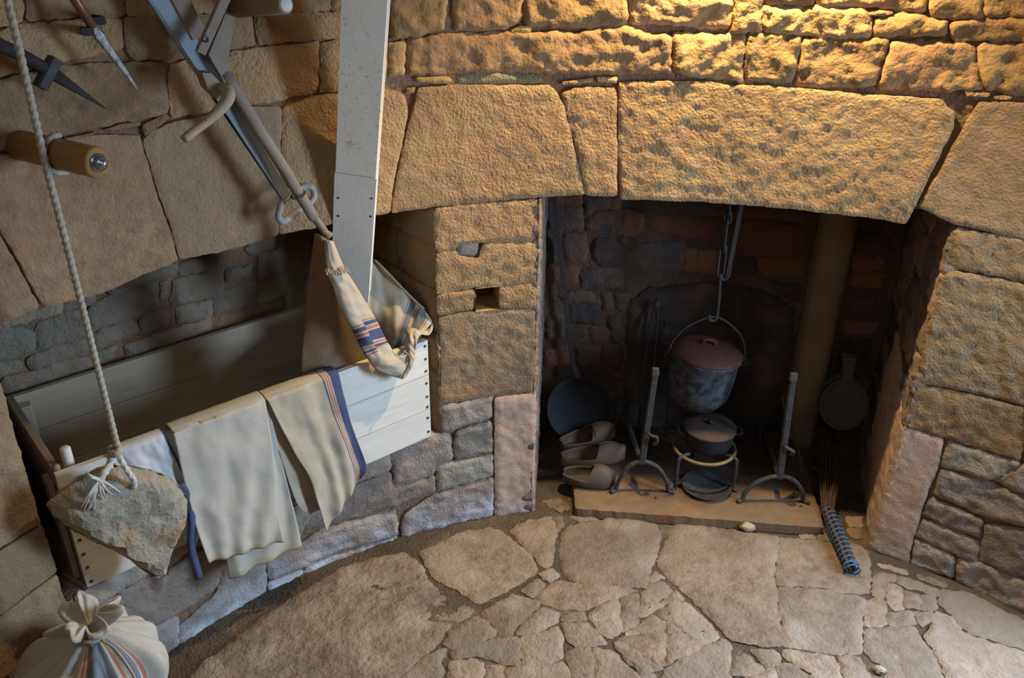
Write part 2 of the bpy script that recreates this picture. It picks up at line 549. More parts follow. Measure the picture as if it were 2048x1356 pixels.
M['brass'] = simple('dull_brass', (0.24, 0.17, 0.07), 0.6, (0.17, 0.12, 0.06), 30, 0.2, 0.3)
M['rustrod'] = simple('rusty_varnished_rod', (0.25, 0.10, 0.035), 0.4, (0.14, 0.06, 0.03), 30, 0.3, 0.3)
M['steel'] = simple('bright_hammered_steel', (0.62, 0.61, 0.60), 0.3, (0.26, 0.24, 0.22), 70, 0.8, 0.95, bd=0.006, r2=0.5)
M['zinc'] = simple('zinc_bolt', (0.55, 0.60, 0.60), 0.3, (0.4, 0.46, 0.46), 40, 0.1, 0.9)
M['screw'] = simple('dark_screw', (0.08, 0.075, 0.07), 0.4, (0.12, 0.115, 0.11), 60, 0.1, 0.7)
M['rope'] = simple('hemp_rope', (0.50, 0.43, 0.32), 0.9, (0.38, 0.32, 0.23), 120, 0.5)
M['rope2'] = simple('pale_cord', (0.66, 0.62, 0.54), 0.9, (0.52, 0.48, 0.40), 120, 0.5)
M['twine'] = simple('blue_twine', (0.07, 0.20, 0.31), 0.8, (0.05, 0.14, 0.24), 120, 0.3)
M['twig'] = simple('dry_twig', (0.085, 0.05, 0.03), 0.85, (0.055, 0.034, 0.022), 50, 0.3)
M['linen'] = cloth_mat('natural_linen', (0.50, 0.455, 0.38), (0.44, 0.39, 0.31))
M['linenwarm'] = cloth_mat('tan_sacking', (0.47, 0.40, 0.30), (0.41, 0.34, 0.245))
M['whitecloth'] = cloth_mat('white_cotton', (0.62, 0.60, 0.57), (0.55, 0.53, 0.50))
M['brownsack'] = cloth_mat('brown_jute', (0.27, 0.175, 0.105), (0.22, 0.14, 0.085), bump=0.4)
M['creamsack'] = cloth_mat('cream_sacking', (0.49, 0.41, 0.30), (0.43, 0.35, 0.25))
M['blue'] = cloth_mat('blue_stripe', (0.06, 0.072, 0.14), (0.08, 0.09, 0.16))
M['palblue'] = cloth_mat('faded_blue_stripe', (0.15, 0.175, 0.205), (0.18, 0.205, 0.235))
M['navyin'] = cloth_mat('dark_stripe', (0.13, 0.125, 0.12), (0.16, 0.15, 0.14))
M['red'] = cloth_mat('red_stripe', (0.40, 0.15, 0.10), (0.37, 0.17, 0.12))
M['hem'] = cloth_mat('stitched_hem', (0.50, 0.42, 0.29), (0.42, 0.34, 0.22))
M['greystring'] = simple('grey_knotted_string', (0.22, 0.17, 0.13), 0.9, (0.15, 0.12, 0.10), 90, 0.4)

# ------------------------------------------------------------------ stone builder
def slab(poly, fn, thick=0.1, g=0.013, rough=0.004, er=0.014, edrop=0.008, gap=0.004, jit=0.004, seed=0.0, lump=0.006, base=0.0, tilt=0.004, sm=1, lscale=7.0, ridge=0.0):
    """a stone with a worn, uneven face; poly in the (u, v) plane of a surface, fn(u, v, h) -> world, h = height of the face"""
    P = [V((p[0], p[1])) for p in poly]
    area = sum(P[i - 1].x * P[i].y - P[i].x * P[i - 1].y for i in range(len(P)))
    if area < 0: P.reverse()
    B = []
    per = sum((P[i] - P[i - 1]).length for i in range(len(P)))
    st = min(0.010, per / 44)
    gap *= 0.4
    for i in range(len(P)):
        a, b = P[i], P[(i + 1) % len(P)]
        n = max(1, int((b - a).length / st))
        B += [a.lerp(b, k / n) for k in range(n)]
    for _ in range(sm):
        B = [(B[i - 1] + B[i] * 2 + B[(i + 1) % len(B)]) / 4 for i in range(len(B))]
    out = []
    nB = len(B)
    for i in range(nB):
        t = (B[(i + 1) % nB] - B[i - 1])
        if t.length < 1e-6: continue
        t.normalize()
        nr = V((t.y, -t.x))
        j = jit * fbm(V((B[i].x * 34, B[i].y * 34, seed)), 3)
        out.append(B[i] - nr * (gap + j))
    B = out
    arr = np.array([(p.x, p.y) for p in B])
    nxt = np.roll(arr, -1, 0)
    seg = nxt - arr
    sl = (seg ** 2).sum(1) + 1e-12

    def dist(Q):
        dd = np.full(len(Q), 1e9)
        for k in range(0, len(Q), 4000):
            q = Q[k:k + 4000]
            rel = q[:, None, :] - arr[None]
            t = np.clip((rel * seg[None]).sum(2) / sl[None], 0, 1)
            c = rel - t[..., None] * seg[None]
            dd[k:k + 4000] = np.sqrt((c ** 2).sum(2)).min(1)
        return dd

    def inside(Q):
        x, y = Q[:, 0][:, None], Q[:, 1][:, None]
        y0, y1 = arr[:, 1][None], nxt[:, 1][None]
        x0, x1 = arr[:, 0][None], nxt[:, 0][None]
        c = (y0 > y) != (y1 > y)
        xi = x0 + (y - y0) / np.where(np.abs(y1 - y0) < 1e-12, 1e-12, y1 - y0) * (x1 - x0)
        return ((c & (x < xi)).sum(1) % 2) == 1

    mn, mx = arr.min(0), arr.max(0)
    gx = np.arange(mn[0] + g / 2, mx[0], g)
    gy = np.arange(mn[1] + g / 2, mx[1], g)
    rs = np.random.RandomState(int(abs(seed) * 1000) % 99991)
    if len(gx) and len(gy):
        Q = np.stack(np.meshgrid(gx, gy), -1).reshape(-1, 2)
        Q = Q + rs.uniform(-0.3, 0.3, Q.shape) * g
        Q = Q[inside(Q)]
        if len(Q): Q = Q[dist(Q) > g * 0.45]
    else:
        Q = np.zeros((0, 2))
    pts = [V((float(a), float(b))) for a, b in arr] + [V((float(a), float(b))) for a, b in Q]
    res = delaunay_2d_cdt(pts, [(i, (i + 1) % len(arr)) for i in range(len(arr))], [], 1, 1e-7)
    vo, fo = res[0], [tuple(f) for f in res[2]]
    Qo = np.array([(v.x, v.y) for v in vo])
    D = dist(Qo)
    cx, cy = Qo.mean(0)
    tx, ty = rs.uniform(-1, 1, 2) * tilt * 4
    hs = []
    for i, (x, y) in enumerate(Qo):
        d = float(D[i])
        e = min(1.0, d / er)
        h = base + tx * (x - cx) + ty * (y - cy)
        h += lump * fbm(V((x * lscale, y * lscale, seed * 3.7)), 2) * (0.4 + 0.6 * e)
        h += rough * fbm(V((x * 33, y * 33, seed * 1.3 + 20)), 3) * (0.3 + 0.7 * e)
        if ridge:
            q = V((x * 11, y * 15, seed * 2.1))
            h += ridge * (0.55 - abs(noise.noise(q)) * 1.6 - abs(noise.noise(q * 2.3 + V((4, 1, 2)))) * 0.7) * (0.4 + 0.6 * e)
        h -= edrop * (1 - e) ** 2
        hs.append(h)
    vs = [fn(float(x), float(y), h) for (x, y), h in zip(Qo, hs)]
    # sides
    cnt = {}
    for f in fo:
        for k in range(3):
            a, b = f[k], f[(k + 1) % 3]
            cnt[(a, b)] = cnt.get((a, b), 0) + 1
    bd = [e for e in cnt if (e[1], e[0]) not in cnt]
    idx = {}
    for a, b in bd:
        for q in (a, b):
            if q not in idx:
                x, y = Qo[q]
                idx[q] = len(vs)
                vs.append(fn(float(x), float(y), hs[q]))
                vs.append(fn(float(x), float(y), -thick))
    fs = list(fo)
    for a, b in bd:
        ia, ib = idx[a], idx[b]
        fs.append((ib, ia, ia + 1, ib + 1))
    return vs, fs


SEED = [0.0]


def nseed():
    SEED[0] += 1.618
    return SEED[0]


# ------------------------------------------------------------------ the setting: round wall
def wall_map(s, z, h):
    p = s / RW
    r = RW - h
    return V((CC.x + r * math.sin(p), CC.y + r * math.cos(p), z))


def to_sz(p):
    if len(p) == 3:
        return (math.radians(p[1]) * RW, p[2])
    q = on_cyl(p[0], p[1])
    return (math.atan2(q.x - CC.x, q.y - CC.y) * RW, q.z)


N0, N1 = -60.6, -21.15      # niche opening (degrees round the wall)
H0, H1 = -10.15, 28.2       # fireplace opening
PH0, PH1 = -80.0, 49.5


def cyl_grid(phis, zs, keep, dr):
    vs = [cyl_pt(p, z, -dr) for z in zs for p in phis]
    n = len(phis)
    fs = []
    for j in range(len(zs) - 1):
        for i in range(n - 1):
            if keep((phis[i] + phis[i + 1]) / 2, (zs[j] + zs[j + 1]) / 2):
                fs.append((j * n + i, j * n + i + 1, j * n + n + i + 1, j * n + n + i))
    return vs, fs


def frange(a, b, n):
    return [a + (b - a) * i / n for i in range(n + 1)]


HP = [to_sz(q) for q in T(500, 400, 3.39, [(1530, 603), (1690, 598), (1690, 742), (1532, 746)])]
HA, HB = math.degrees(min(p[0] for p in HP) / RW), math.degrees(max(p[0] for p in HP) / RW)
HZ0, HZ1 = min(p[1] for p in HP), max(p[1] for p in HP)
phis = frange(PH0, N0, 10)[:-1] + frange(N0, N1, 20)[:-1] + [N1, (N1 + HA) / 2, HA, HB, (HB + H0) / 2] + frange(H0, H1, 20)[:-1] + frange(H1, PH1, 22)
zs = [-0.05, 0.25, 0.495, HZ0, HZ1, 1.47, 1.56, 2.0, 2.6, 3.3]


def keep_wall(p, z):
    if N0 < p < N1 and 0.495 < z < 1.52: return False
    if H0 < p < H1 and z < 1.52: return False
    if HA < p < HB and HZ0 < z < HZ1: return False
    return True


vs, fs = cyl_grid(phis, zs, keep_wall, 0.02)
wall = mk('wall_round', vs, fs, M['mortar'], smooth=True, origin=(0, 0, 0))
setp(wall, kind='structure')


def ws(poly, mat='sand', **kw):
    p = dict(thick=0.12, g=0.014, rough=0.004, er=0.016, edrop=0.011, gap=0.0035, jit=0.004, lump=0.006)
    p.update(kw)
    sd = nseed()
    v, f = slab([to_sz(q) for q in poly], wall_map, seed=sd, **p)
    return mk('stone', v, f, M[mat], wall)


RUB = dict(rough=0.006, ridge=0.011, lump=0.012, er=0.014, edrop=0.012, jit=0.008, gap=-0.010, thick=0.14, g=0.012)   # rough rubble
DRS = dict(rough=0.003, lump=0.004, er=0.007, edrop=0.005, jit=0.0035, gap=-0.003, thick=0.14)
# long lintel blocks over niche and fireplace
ws([(568, 217), (640, 192), (775, 178), (809, 189), (816, 226), (808, 274), (789, 356), (780, 426), (720, 437), (640, 455), (562, 470), (561, 440), (565, 310)], 'sand', **DRS)
ws([(836, 177), (905, 171), (1000, 172), (1100, 172), (1117, 190), (1128, 212), (1142, 270), (1160, 340), (1171, 390), (1087, 395), (940, 408), (868, 415), (784, 427), (794, 356), (813, 275), (825, 228), (834, 205)], 'sand', **{**DRS, 'lump': 0.006, 'rough': 0.004})
ws([(1124, 188), (1154, 176), (1230, 176), (1234, 190), (1234, 393), (1173, 392), (1150, 290)], 'sand', **{**DRS, 'rough': 0.005})
ws(T(1200, 0, 2.4151, [(92, 402), (150, 397), (560, 397), (600, 415), (850, 420), (1300, 462), (1640, 482), (1680, 522), (1715, 548), (1708, 620), (1640, 750), (1520, 1000), (1475, 1088), (1350, 1060), (1000, 1020), (600, 985), (100, 968), (90, 700)]), 'sand', **{**DRS, 'lump': 0.005, 'rough': 0.0045, 'g': 0.011})
ws([(1957, 205), (2048, 206), (0, 36, 1.975), (0, 37, 1.50), (2047, 480), (1966, 461), (1904, 448), (1836, 413), (1862, 370), (1900, 303)], 'dress', **DRS)
ws([(287, 283), (300, 268), (340, 248), (400, 236), (480, 217), (560, 213), (565, 220), (562, 310), (558, 440), (559, 470), (490, 491), (440, 505), (362, 519), (345, 460), (315, 375), (293, 300)], 'dress', **DRS)
ws([(282, 272), (290, 303), (311, 376), (341, 462), (358, 521), (270, 558), (200, 589), (88, 614), (46, 535), (2, 460), (-15, 430), (-12, 317), (90, 289), (190, 271)], 'dress', **DRS)
ws([(-18, 440), (0, 470), (42, 540), (82, 617), (0, 650), (0, -62, 1.475), (0, -66, 1.48), (0, -66, 1.97), (-20, 325)], 'dress', **DRS)
# course above the lintels
ws([(778, 88), (812, 81), (812, 150), (780, 153)], 'sandrough', **RUB)
ws([(816, 80), (898, 70), (1020, 66), (1067, 68), (1161, 68), (1202, 57), (1250, 54), (1305, 71), (1342, 74), (1343, 145), (1250, 150), (1127, 147), (1070, 146), (980, 144), (910, 148), (816, 152)], 'sandrough', **{**RUB, 'lump': 0.012})
k3 = (1200, 0, 2.4151)
for pl in ([(352, 165), (570, 170), (700, 167), (704, 200), (690, 320), (690, 398), (600, 388), (430, 373), (357, 350), (352, 250)],
           [(715, 167), (850, 166), (978, 182), (950, 290), (930, 403), (820, 403), (702, 393), (706, 300)],
           [(985, 191), (1395, 192), (1398, 210), (1363, 300), (1333, 418), (1230, 418), (1070, 423), (942, 413), (957, 310)],
           [(1412, 206), (1560, 202), (1690, 207), (1808, 227), (1812, 310), (1846, 405), (1856, 433), (1640, 443), (1348, 423), (1372, 310)]):
    ws(T(*k3, pl), 'sandrough', **RUB)
ws(T(*k3, [(1820, 227), (1930, 212), (2046, 214)]) + [(0, 36, 2.14), (0, 36, 1.99)] + T(*k3, [(2040, 470), (1870, 433), (1848, 375), (1818, 300)]), 'sandrough', **{**RUB, 'rough': 0.006})
# top course in view
ws([(780, -75), (894, -75), (895, 0), (890, 58), (840, 72), (785, 80)], 'sandrough', **RUB)
ws([(911, -75), (1045, -75), (1046, 40), (1015, 58), (911, 62)], 'sandrough', **RUB)
ws([(1050, -75), (1255, -75), (1255, 50), (1180, 58), (1068, 53), (1050, 46)], 'sandrough', **RUB)
for pl in ([(140, -180), (645, -180), (640, 60), (625, 145), (400, 125), (145, 113)],
           [(655, -180), (785, -180), (780, 160), (642, 160), (650, 60)],
           [(790, -180), (1038, -180), (1034, 22), (800, 20)],
           [(1050, -180), (1590, -180), (1575, 55), (1480, 50), (1280, 35), (1048, 25)],
           [(790, 32), (1030, 32), (1280, 47), (1312, 92), (1306, 180), (1160, 185), (1000, 170), (790, 155)],
           [(1325, 95), (1480, 60), (1560, 76), (1600, 97), (1680, 102), (1665, 175), (1500, 170), (1320, 180)],
           [(1592, 88), (1602, -180), (1860, -180), (1848, 90), (1700, 93)]):
    ws(T(*k3, pl), 'sandrough', **RUB)
ws(T(*k3, [(1868, -180), (2046, -180)]) + [(0, 36, 2.40), (0, 36, 2.25)] + T(*k3, [(2046, 78), (1855, 84), (1850, 40)]), 'sandrough', **{**RUB, 'rough': 0.006})
ws(T(*k3, [(1688, 130), (1720, 107), (1850, 97), (2046, 90)]) + [(0, 36, 2.24), (0, 36, 2.15)] + T(*k3, [(2040, 202), (1860, 202), (1720, 207), (1686, 170)]), 'sandrough', **{**RUB, 'rough': 0.006})
# chips and pinning stones
CH = dict(rough=0.004, lump=0.004, er=0.01, edrop=0.006, jit=0.002, gap=0.001, thick=0.06, g=0.009)
for pl in ([(1285, 65), (1350, 48), (1415, 55), (1420, 65), (1380, 80), (1300, 80)], [(1760, 438), (1890, 455), (1870, 472), (1770, 467)], [(1900, 462), (1990, 467), (1985, 482), (1905, 482)]):
    ws(T(*k3, pl), 'sandrough', **CH)
k2 = (600, 0, 2.923)
ws(T(*k2, [(913, 450), (1020, 428), (1380, 437), (1440, 478), (1400, 492), (1020, 497), (920, 500)]), 'lime', **{**CH, 'base': -0.012})
for pl in ([(1530, 480), (1720, 456), (1722, 480), (1640, 495), (1540, 500)], [(1735, 452), (1860, 452), (1850, 490), (1740, 480)], [(625, 520), (680, 510), (672, 545), (630, 552)], [(680, 452), (870, 452), (900, 470), (870, 495), (690, 485)], [(1235, 180), (1290, 150), (1360, 155), (1350, 195), (1240, 192)]):
    ws(T(*k2, pl), 'sandrough', **CH)
# left hand courses above the niche lintels
LFT = dict(rough=0.006, lump=0.008, er=0.010, edrop=0.008, jit=0.006, gap=-0.010, thick=0.12)
ws([(0, -62, 2.15), (0, 165), (110, 138), (190, 130), (290, 127), (333, 131), (336, 170), (338, 226), (285, 238), (200, 253), (110, 273), (0, 303), (0, -62, 1.985)], 'dress', **LFT)
ws([(342, 132), (400, 119), (455, 109), (545, 96), (639, 86), (639, 165), (630, 183), (560, 203), (480, 209), (400, 226), (346, 236), (341, 180)], 'sand', **LFT)
ws([(645, 86), (700, 84), (773, 88), (773, 152), (768, 172), (642, 186), (646, 165)], 'sand', **LFT)
ws([(0, -62, 2.29), (0, 64), (44, 50), (110, 50), (180, 38), (245, 38), (250, 95), (225, 103), (130, 122), (60, 138), (0, 152), (0, -62, 2.165)], 'sand', **LFT)
ws([(256, 38), (500, 27), (503, 35), (513, 90), (450, 101), (350, 117), (270, 118), (256, 90)], 'dress', **LFT)
ws([(512, 32), (660, 26), (773, 40), (773, 80), (640, 77), (522, 90)], 'sand', **LFT)
ws([(0, -62, 2.40), (45, -75), (50, 25), (44, 42), (0, 55), (0, -62, 2.30)], 'sand', **LFT)
ws([(56, -75), (250, -75), (250, 32), (175, 30), (58, 41)], 'dress', **LFT)
ws([(256, -75), (450, -75), (450, 22), (256, 32)], 'sand', **LFT)
ws([(456, -75), (660, -75), (660, 22), (510, 27), (456, 22)], 'dress', **LFT)
ws([(666, -75), (772, -75), (774, 34), (666, 22)], 'sand', **LFT)
k1 = (0, 0, 2.923)
for pl in ([(380, 812), (570, 772), (550, 798), (420, 826)], [(600, 765), (700, 730), (830, 712), (830, 740), (700, 760)], [(100, 832), (280, 822), (360, 808), (270, 828), (110, 850)], [(840, 730), (985, 665), (995, 700), (900, 770), (850, 800)]):
    ws(T(*k1, pl), 'mortar', **CH)
# pier between niche and fireplace
k5 = (500, 400, 3.39)
PR = dict(rough=0.006, lump=0.006, er=0.008, edrop=0.006, jit=0.004, gap=-0.005, thick=0.2)
ws(T(*k5, [(1258, 62), (1500, 32), (1982, 2), (1974, 285), (1830, 288), (1560, 290), (1410, 300), (1395, 335), (1265, 358)]), 'sand', **PR)
ws(T(*k5, [(1412, 303), (1558, 298), (1565, 350), (1545, 393), (1412, 378)]), 'grey', **{**CH, 'base': -0.012})
ws(T(*k5, [(1266, 364), (1405, 341), (1408, 388), (1550, 402), (1572, 345), (1580, 298), (1830, 296), (1972, 292), (1962, 568), (1830, 574), (1690, 590), (1530, 595), (1430, 618), (1268, 645)]), 'sand', **PR)
ws(T(*k5, [(1270, 652), (1430, 625), (1524, 605), (1530, 640), (1532, 742), (1420, 760), (1290, 792), (1276, 780)]), 'sand', **PR)
ws(T(*k5, [(1694, 596), (1830, 581), (1960, 576), (1952, 730), (1850, 738), (1694, 742)]), 'sand', **PR)
ws([(879, 637), (925, 626), (1000, 622), (1076, 619), (1072, 784), (996, 789), (924, 803), (880, 810)], 'dress', **PR)
k7 = (300, 700, 2.0675)
GR = dict(rough=0.005, ridge=0.008, lump=0.008, er=0.013, edrop=0.010, jit=0.007, gap=-0.012, thick=0.14)
ws(T(*k7, [(1207, 238), (1290, 220), (1418, 197), (1413, 280), (1390, 293), (1270, 322), (1250, 343), (1207, 343)]), 'grey', **GR)
ws(T(*k7, [(1267, 342), (1413, 300), (1418, 430), (1267, 462), (1257, 400)]), 'grey', **GR)
ws([(990, 797), (1072, 788), (1069, 1029), (1040, 1038), (991, 1042)], 'pink', **PR)
# low wall under the niche
for pl in ([(1002, 425), (1165, 352), (1240, 352), (1252, 462), (1185, 478), (1173, 522), (1100, 543), (1012, 556), (1008, 470)],
           [(760, 560), (870, 487), (993, 432), (998, 480), (990, 508), (840, 558), (760, 610)],
           [(1190, 482), (1260, 472), (1417, 440), (1417, 523), (1300, 557), (1195, 588)],
           [(700, 640), (840, 572), (998, 517), (1010, 565), (1100, 550), (1175, 530), (1180, 588), (1050, 637), (900, 687), (720, 733), (640, 745), (620, 700)],
           [(1045, 722), (1070, 672), (1180, 602), (1300, 567), (1420, 537), (1420, 690), (1320, 712), (1200, 740), (1100, 765), (1050, 787)],
           [(720, 745), (900, 700), (1018, 672), (1028, 768), (930, 798), (800, 830), (640, 900), (500, 960), (490, 890), (600, 830)],
           [(610, 650), (690, 665), (640, 745), (600, 820), (480, 880), (400, 880), (500, 740)],
           [(305, 905), (480, 888), (484, 1000), (330, 1108), (180, 1190), (130, 1222), (127, 1150), (230, 1062), (290, 1000)],
           [(-120, 1010), (60, 930), (220, 830), (395, 870), (300, 900), (288, 980), (180, 1057), (40, 1132), (-60, 1180)],
           [(-60, 1190), (120, 1110), (120, 1225), (20, 1300), (-40, 1360)],
           [(650, 905), (760, 862), (925, 812), (1030, 780), (1000, 815), (830, 860), (640, 950)],
           [(640, 918), (620, 965), (500, 1030), (495, 970)], [(480, 1010), (490, 1040), (330, 1140), (200, 1225), (160, 1240), (330, 1115)]):
    ws(T(*k7, pl), 'grey', **GR)
ws([(0, -59.5, 0.49), (0, -46, 0.49), (0, -45.7, 0.40), (0, -52, 0.385), (0, -59.3, 0.40)], 'grey', **GR)
ws([(0, -45.6, 0.49), (0, -36, 0.49), (0, -36, 0.36), (0, -45.4, 0.385)], 'grey', **GR)
ws([(0, -60, 0.385), (0, -53, 0.375), (0, -53, 0.16), (0, -60, 0.16)], 'grey', **GR)
ws([(0, -60, 0.15), (0, -55, 0.15), (0, -55, -0.02), (0, -60, -0.02)], 'grey', **GR)
# pier on the right of the fireplace
k6 = (1700, 400, 1.5948)
ws(T(*k6, [(335, 99), (400, 104), (555, 127)]) + [(0, 40, 1.49), (0, 41, 1.28)] + T(*k6, [(555, 262), (430, 238), (309, 217)]), 'dress', **PR)
ws(T(*k6, [(306, 224), (430, 246), (555, 271)]) + [(0, 41, 1.27), (0, 42.5, 0.86)] + T(*k6, [(555, 658), (400, 618), (213, 583), (240, 450)]), 'dress', **PR)
ws(T(*k6, [(211, 591), (400, 626), (553, 666), (551, 770), (543, 832), (400, 790), (300, 760), (165, 722)]), 'dress', **PR)
ws([(1802, 855), (1885, 880), (1878, 927), (1856, 983), (1843, 1020), (1821, 1096), (1815, 1131), (1736, 1099)], 'pink', **{**PR, 'rough': 0.003, 'lump': 0.004})
for pl in ([(312, 772), (390, 797), (540, 842), (480, 878), (440, 893), (292, 853)],
           [(255, 953), (422, 1025), (413, 1083), (340, 1058), (232, 1008)],
           [(232, 1022), (330, 1058), (413, 1096), (400, 1158), (330, 1130), (204, 1072)],
           [(206, 1083), (328, 1140), (328, 1208), (260, 1190), (197, 1168)]):
    ws(T(*k6, pl), 'grey', **GR)
ws(T(*k6, [(288, 863), (440, 902), (555, 950)]) + [(0, 48, 0.46), (0, 48, 0.33)] + T(*k6, [(555, 1043), (420, 1008), (264, 943)]), 'grey', **GR)
ws(T(*k6, [(432, 1036), (555, 1056)]) + [(0, 48, 0.32), (0, 48, 0.14)] + T(*k6, [(555, 1207), (413, 1155)]), 'grey', **GR)
ws(T(*k6, [(452, 895), (553, 848)]) + [(0, 48, 0.66), (0, 48, 0.47)] + T(*k6, [(555, 940)]), 'grey', **GR)
ws(T(*k6, [(342, 1147), (412, 1162), (555, 1215)]) + [(0, 48, 0.13), (0, 48, -0.02)] + T(*k6, [(553, 1325), (470, 1290), (340, 1222)]), 'grey', **GR)
ws(T(*k6, [(556, 668)]) + [(0, 42.5, 0.85), (0, 48, 0.84), (0, 48, 0.67)] + T(*k6, [(557, 842), (556, 770)]), 'dress', **PR)
# pier on the left of the niche
ws([(0, -70, 1.47), (0, -60.6, 1.47), (0, -60.6, 0.835), (0, -65.2, 0.84), (0, -70, 0.845)], 'dress', **PR)
ws([(0, -70, 0.835), (0, -65.2, 0.83), (0, -60.6, 0.825), (0, -60.5, 0.63), (0, -64.8, 0.625), (0, -70, 0.62)], 'dress', **PR)
ws([(0, -70, 0.61), (0, -60.6, 0.62), (0, -60.6, 0.32), (0, -70, 0.32)], 'dress', **PR)
ws([(0, -70, 0.31), (0, -60.6, 0.31), (0, -60.6, -0.02), (0, -70, -0.02)], 'grey', **PR)


def rows(p0, p1, zl, mat, kw, wmin=0.28, wmax=0.55):
    rg = random.Random(int(p0 * 13 + p1 * 7))
    for a, b in zip(zl[:-1], zl[1:]):
        p = p0
        while p < p1 - 0.5:
            q = p + math.degrees(rg.uniform(wmin, wmax) / RW)
            if p1 - q < 4: q = p1
            dz = rg.uniform(-0.006, 0.006)
            ws([(0, p, a), (0, (p + q) / 2, a + dz), (0, q, a), (0, q, b), (0, (p + q) / 2, b + dz), (0, p, b)], mat, **kw)
            p = q


COARSE = {**RUB, 'g': 0.025}
rows(-66, 49.3, [2.41, 2.58, 2.76, 2.92, 3.1, 3.3], 'sandrough', COARSE)
rows(36.3, 49.3, [1.5, 1.74, 1.98, 2.15, 2.41], 'sandrough', COARSE)
rows(42.8, 49.3, [0.86, 1.08, 1.28, 1.49], 'dress', {**PR, 'g': 0.025})
rows(48.3, 49.3, [-0.02, 0.16, 0.34, 0.5, 0.68, 0.85], 'grey', {**GR, 'g': 0.025})
rows(-80, -66.2, [1.48, 1.74, 1.98, 2.16, 2.41, 2.58, 2.76, 2.92, 3.1, 3.3], 'dress', COARSE)
rows(-80, -70.2, [-0.02, 0.31, 0.62, 0.84, 1.15, 1.47], 'dress', {**PR, 'g': 0.025})

# ------------------------------------------------------------------ small square hole in the pier
hv = [cyl_pt(p, z, -d) for d in (0.0, 0.16) for p, z in ((HA, HZ0), (HB, HZ0), (HB, HZ1), (HA, HZ1))]
setp(mk('putlog_hole', hv, [(4, 5, 6, 7), (0, 1, 5, 4), (1, 2, 6, 5), (2, 3, 7, 6), (3, 0, 4, 7)], M['sand'], wall, smooth=False), label='small square hole in the pier')

# ------------------------------------------------------------------ flat wall pieces inside niche and fireplace
def plane_wall(name, p0, p1, z0, z1, mat, e0=0.05, e1=0.05):
    """backing of a flat wall from plan point p0 to p1; returns (object, map function, length)"""
    a, b = V((*p0, 0)), V((*p1, 0))
    u = (b - a).normalized()
    n = V((u.y, -u.x, 0))          # faces the right of the walking direction p0 -> p1
    L = (b - a).length

    def fn(s, z, h):
        return a + u * s + n * h + V((0, 0, z))
    m = 12
    vs = [fn(-e0 + (L + e0 + e1) * i / m, z, -0.014) for z in frange(z0, z1, 6) for i in range(m + 1)]
    fs = [(j * (m + 1) + i, j * (m + 1) + i + 1, (j + 1) * (m + 1) + i + 1, (j + 1) * (m + 1) + i) for j in range(6) for i in range(m)]
    o = mk(name, vs, fs, M[mat], origin=(0, 0, 0))
    setp(o, kind='structure')

    def px(p):
        q = on_plane(p[0], p[1], a, n)
        return ((q - a).dot(u), q.z)
    return o, fn, L, px


def pw_rows(o, fn, L, zl, mat, kw, seed, wmin=0.2, wmax=0.42, u0=0.0):
    rg = random.Random(seed)
    for a, b in zip(zl[:-1], zl[1:]):
        p = u0
        while p < L - 0.01:
            q = p + rg.uniform(wmin, wmax)
            if L - q < 0.12: q = L
            d1, d2 = rg.uniform(-0.012, 0.012), rg.uniform(-0.012, 0.012)
            v, f = slab([(p, a), ((p + q) / 2, a + d1), (q, a), (q, b), ((p + q) / 2, b + d2), (p, b)], fn, seed=nseed(), **kw)
            mk('stone', v, f, M[mat], o)
            p = q


SK = dict(rough=0.006, ridge=0.008, lump=0.010, er=0.012, edrop=0.012, jit=0.009, gap=-0.014, thick=0.05, g=0.016)
FL0, FL1, FR1, FR0 = (0.112, 3.305), (0.155, 3.985), (1.835, 3.93), (1.596, 3.074)
wl, fnl, Ll, _ = plane_wall('wall_fireplace_left', FL0, FL1, -0.05, 1.53, 'sootmortar', e0=0)
pw_rows(wl, fnl, Ll, [-0.02, 0.30, 0.60, 0.78, 1.08, 1.36, 1.52], 'jamb', {**SK, 'rough': 0.004, 'lump': 0.004, 'gap': 0.003}, 3, 0.3, 0.5)
wr, fnr, Lr, _ = plane_wall('wall_fireplace_right', FR1, FR0, -0.05, 1.53, 'sootmortar', e1=0)
pw_rows(wr, fnr, Lr - 0.62, [-0.02, 0.24, 0.42, 0.62], 'jamb', SK, 11)
v, f = slab([(Lr - 0.615, -0.02), (Lr - 0.004, -0.02), (Lr - 0.004, 0.655), (Lr - 0.2, 0.72), (Lr - 0.60, 0.80)], fnr, seed=nseed(), **{**SK, 'rough': 0.003, 'lump': 0.005, 'g': 0.014})
mk('stone', v, f, M['pink'], wr)
pw_rows(wr, fnr, Lr - 0.004, [0.82, 0.98, 1.14, 1.33, 1.515], 'jamb', SK, 12, 0.22, 0.4)
v, f = slab([(Lr - 0.19, 0.725), (Lr - 0.004, 0.662), (Lr - 0.004, 0.815), (Lr - 0.19, 0.815)], fnr, seed=nseed(), **SK)
mk('stone', v, f, M['jamb'], wr)
wb, fnb, Lb, pxb = plane_wall('wall_fireplace_back', FL1, FR1, -0.05, 1.75, 'sootmortar')
kb = (1060, 380, 3.9875)
kc = (1400, 400, 3.39)
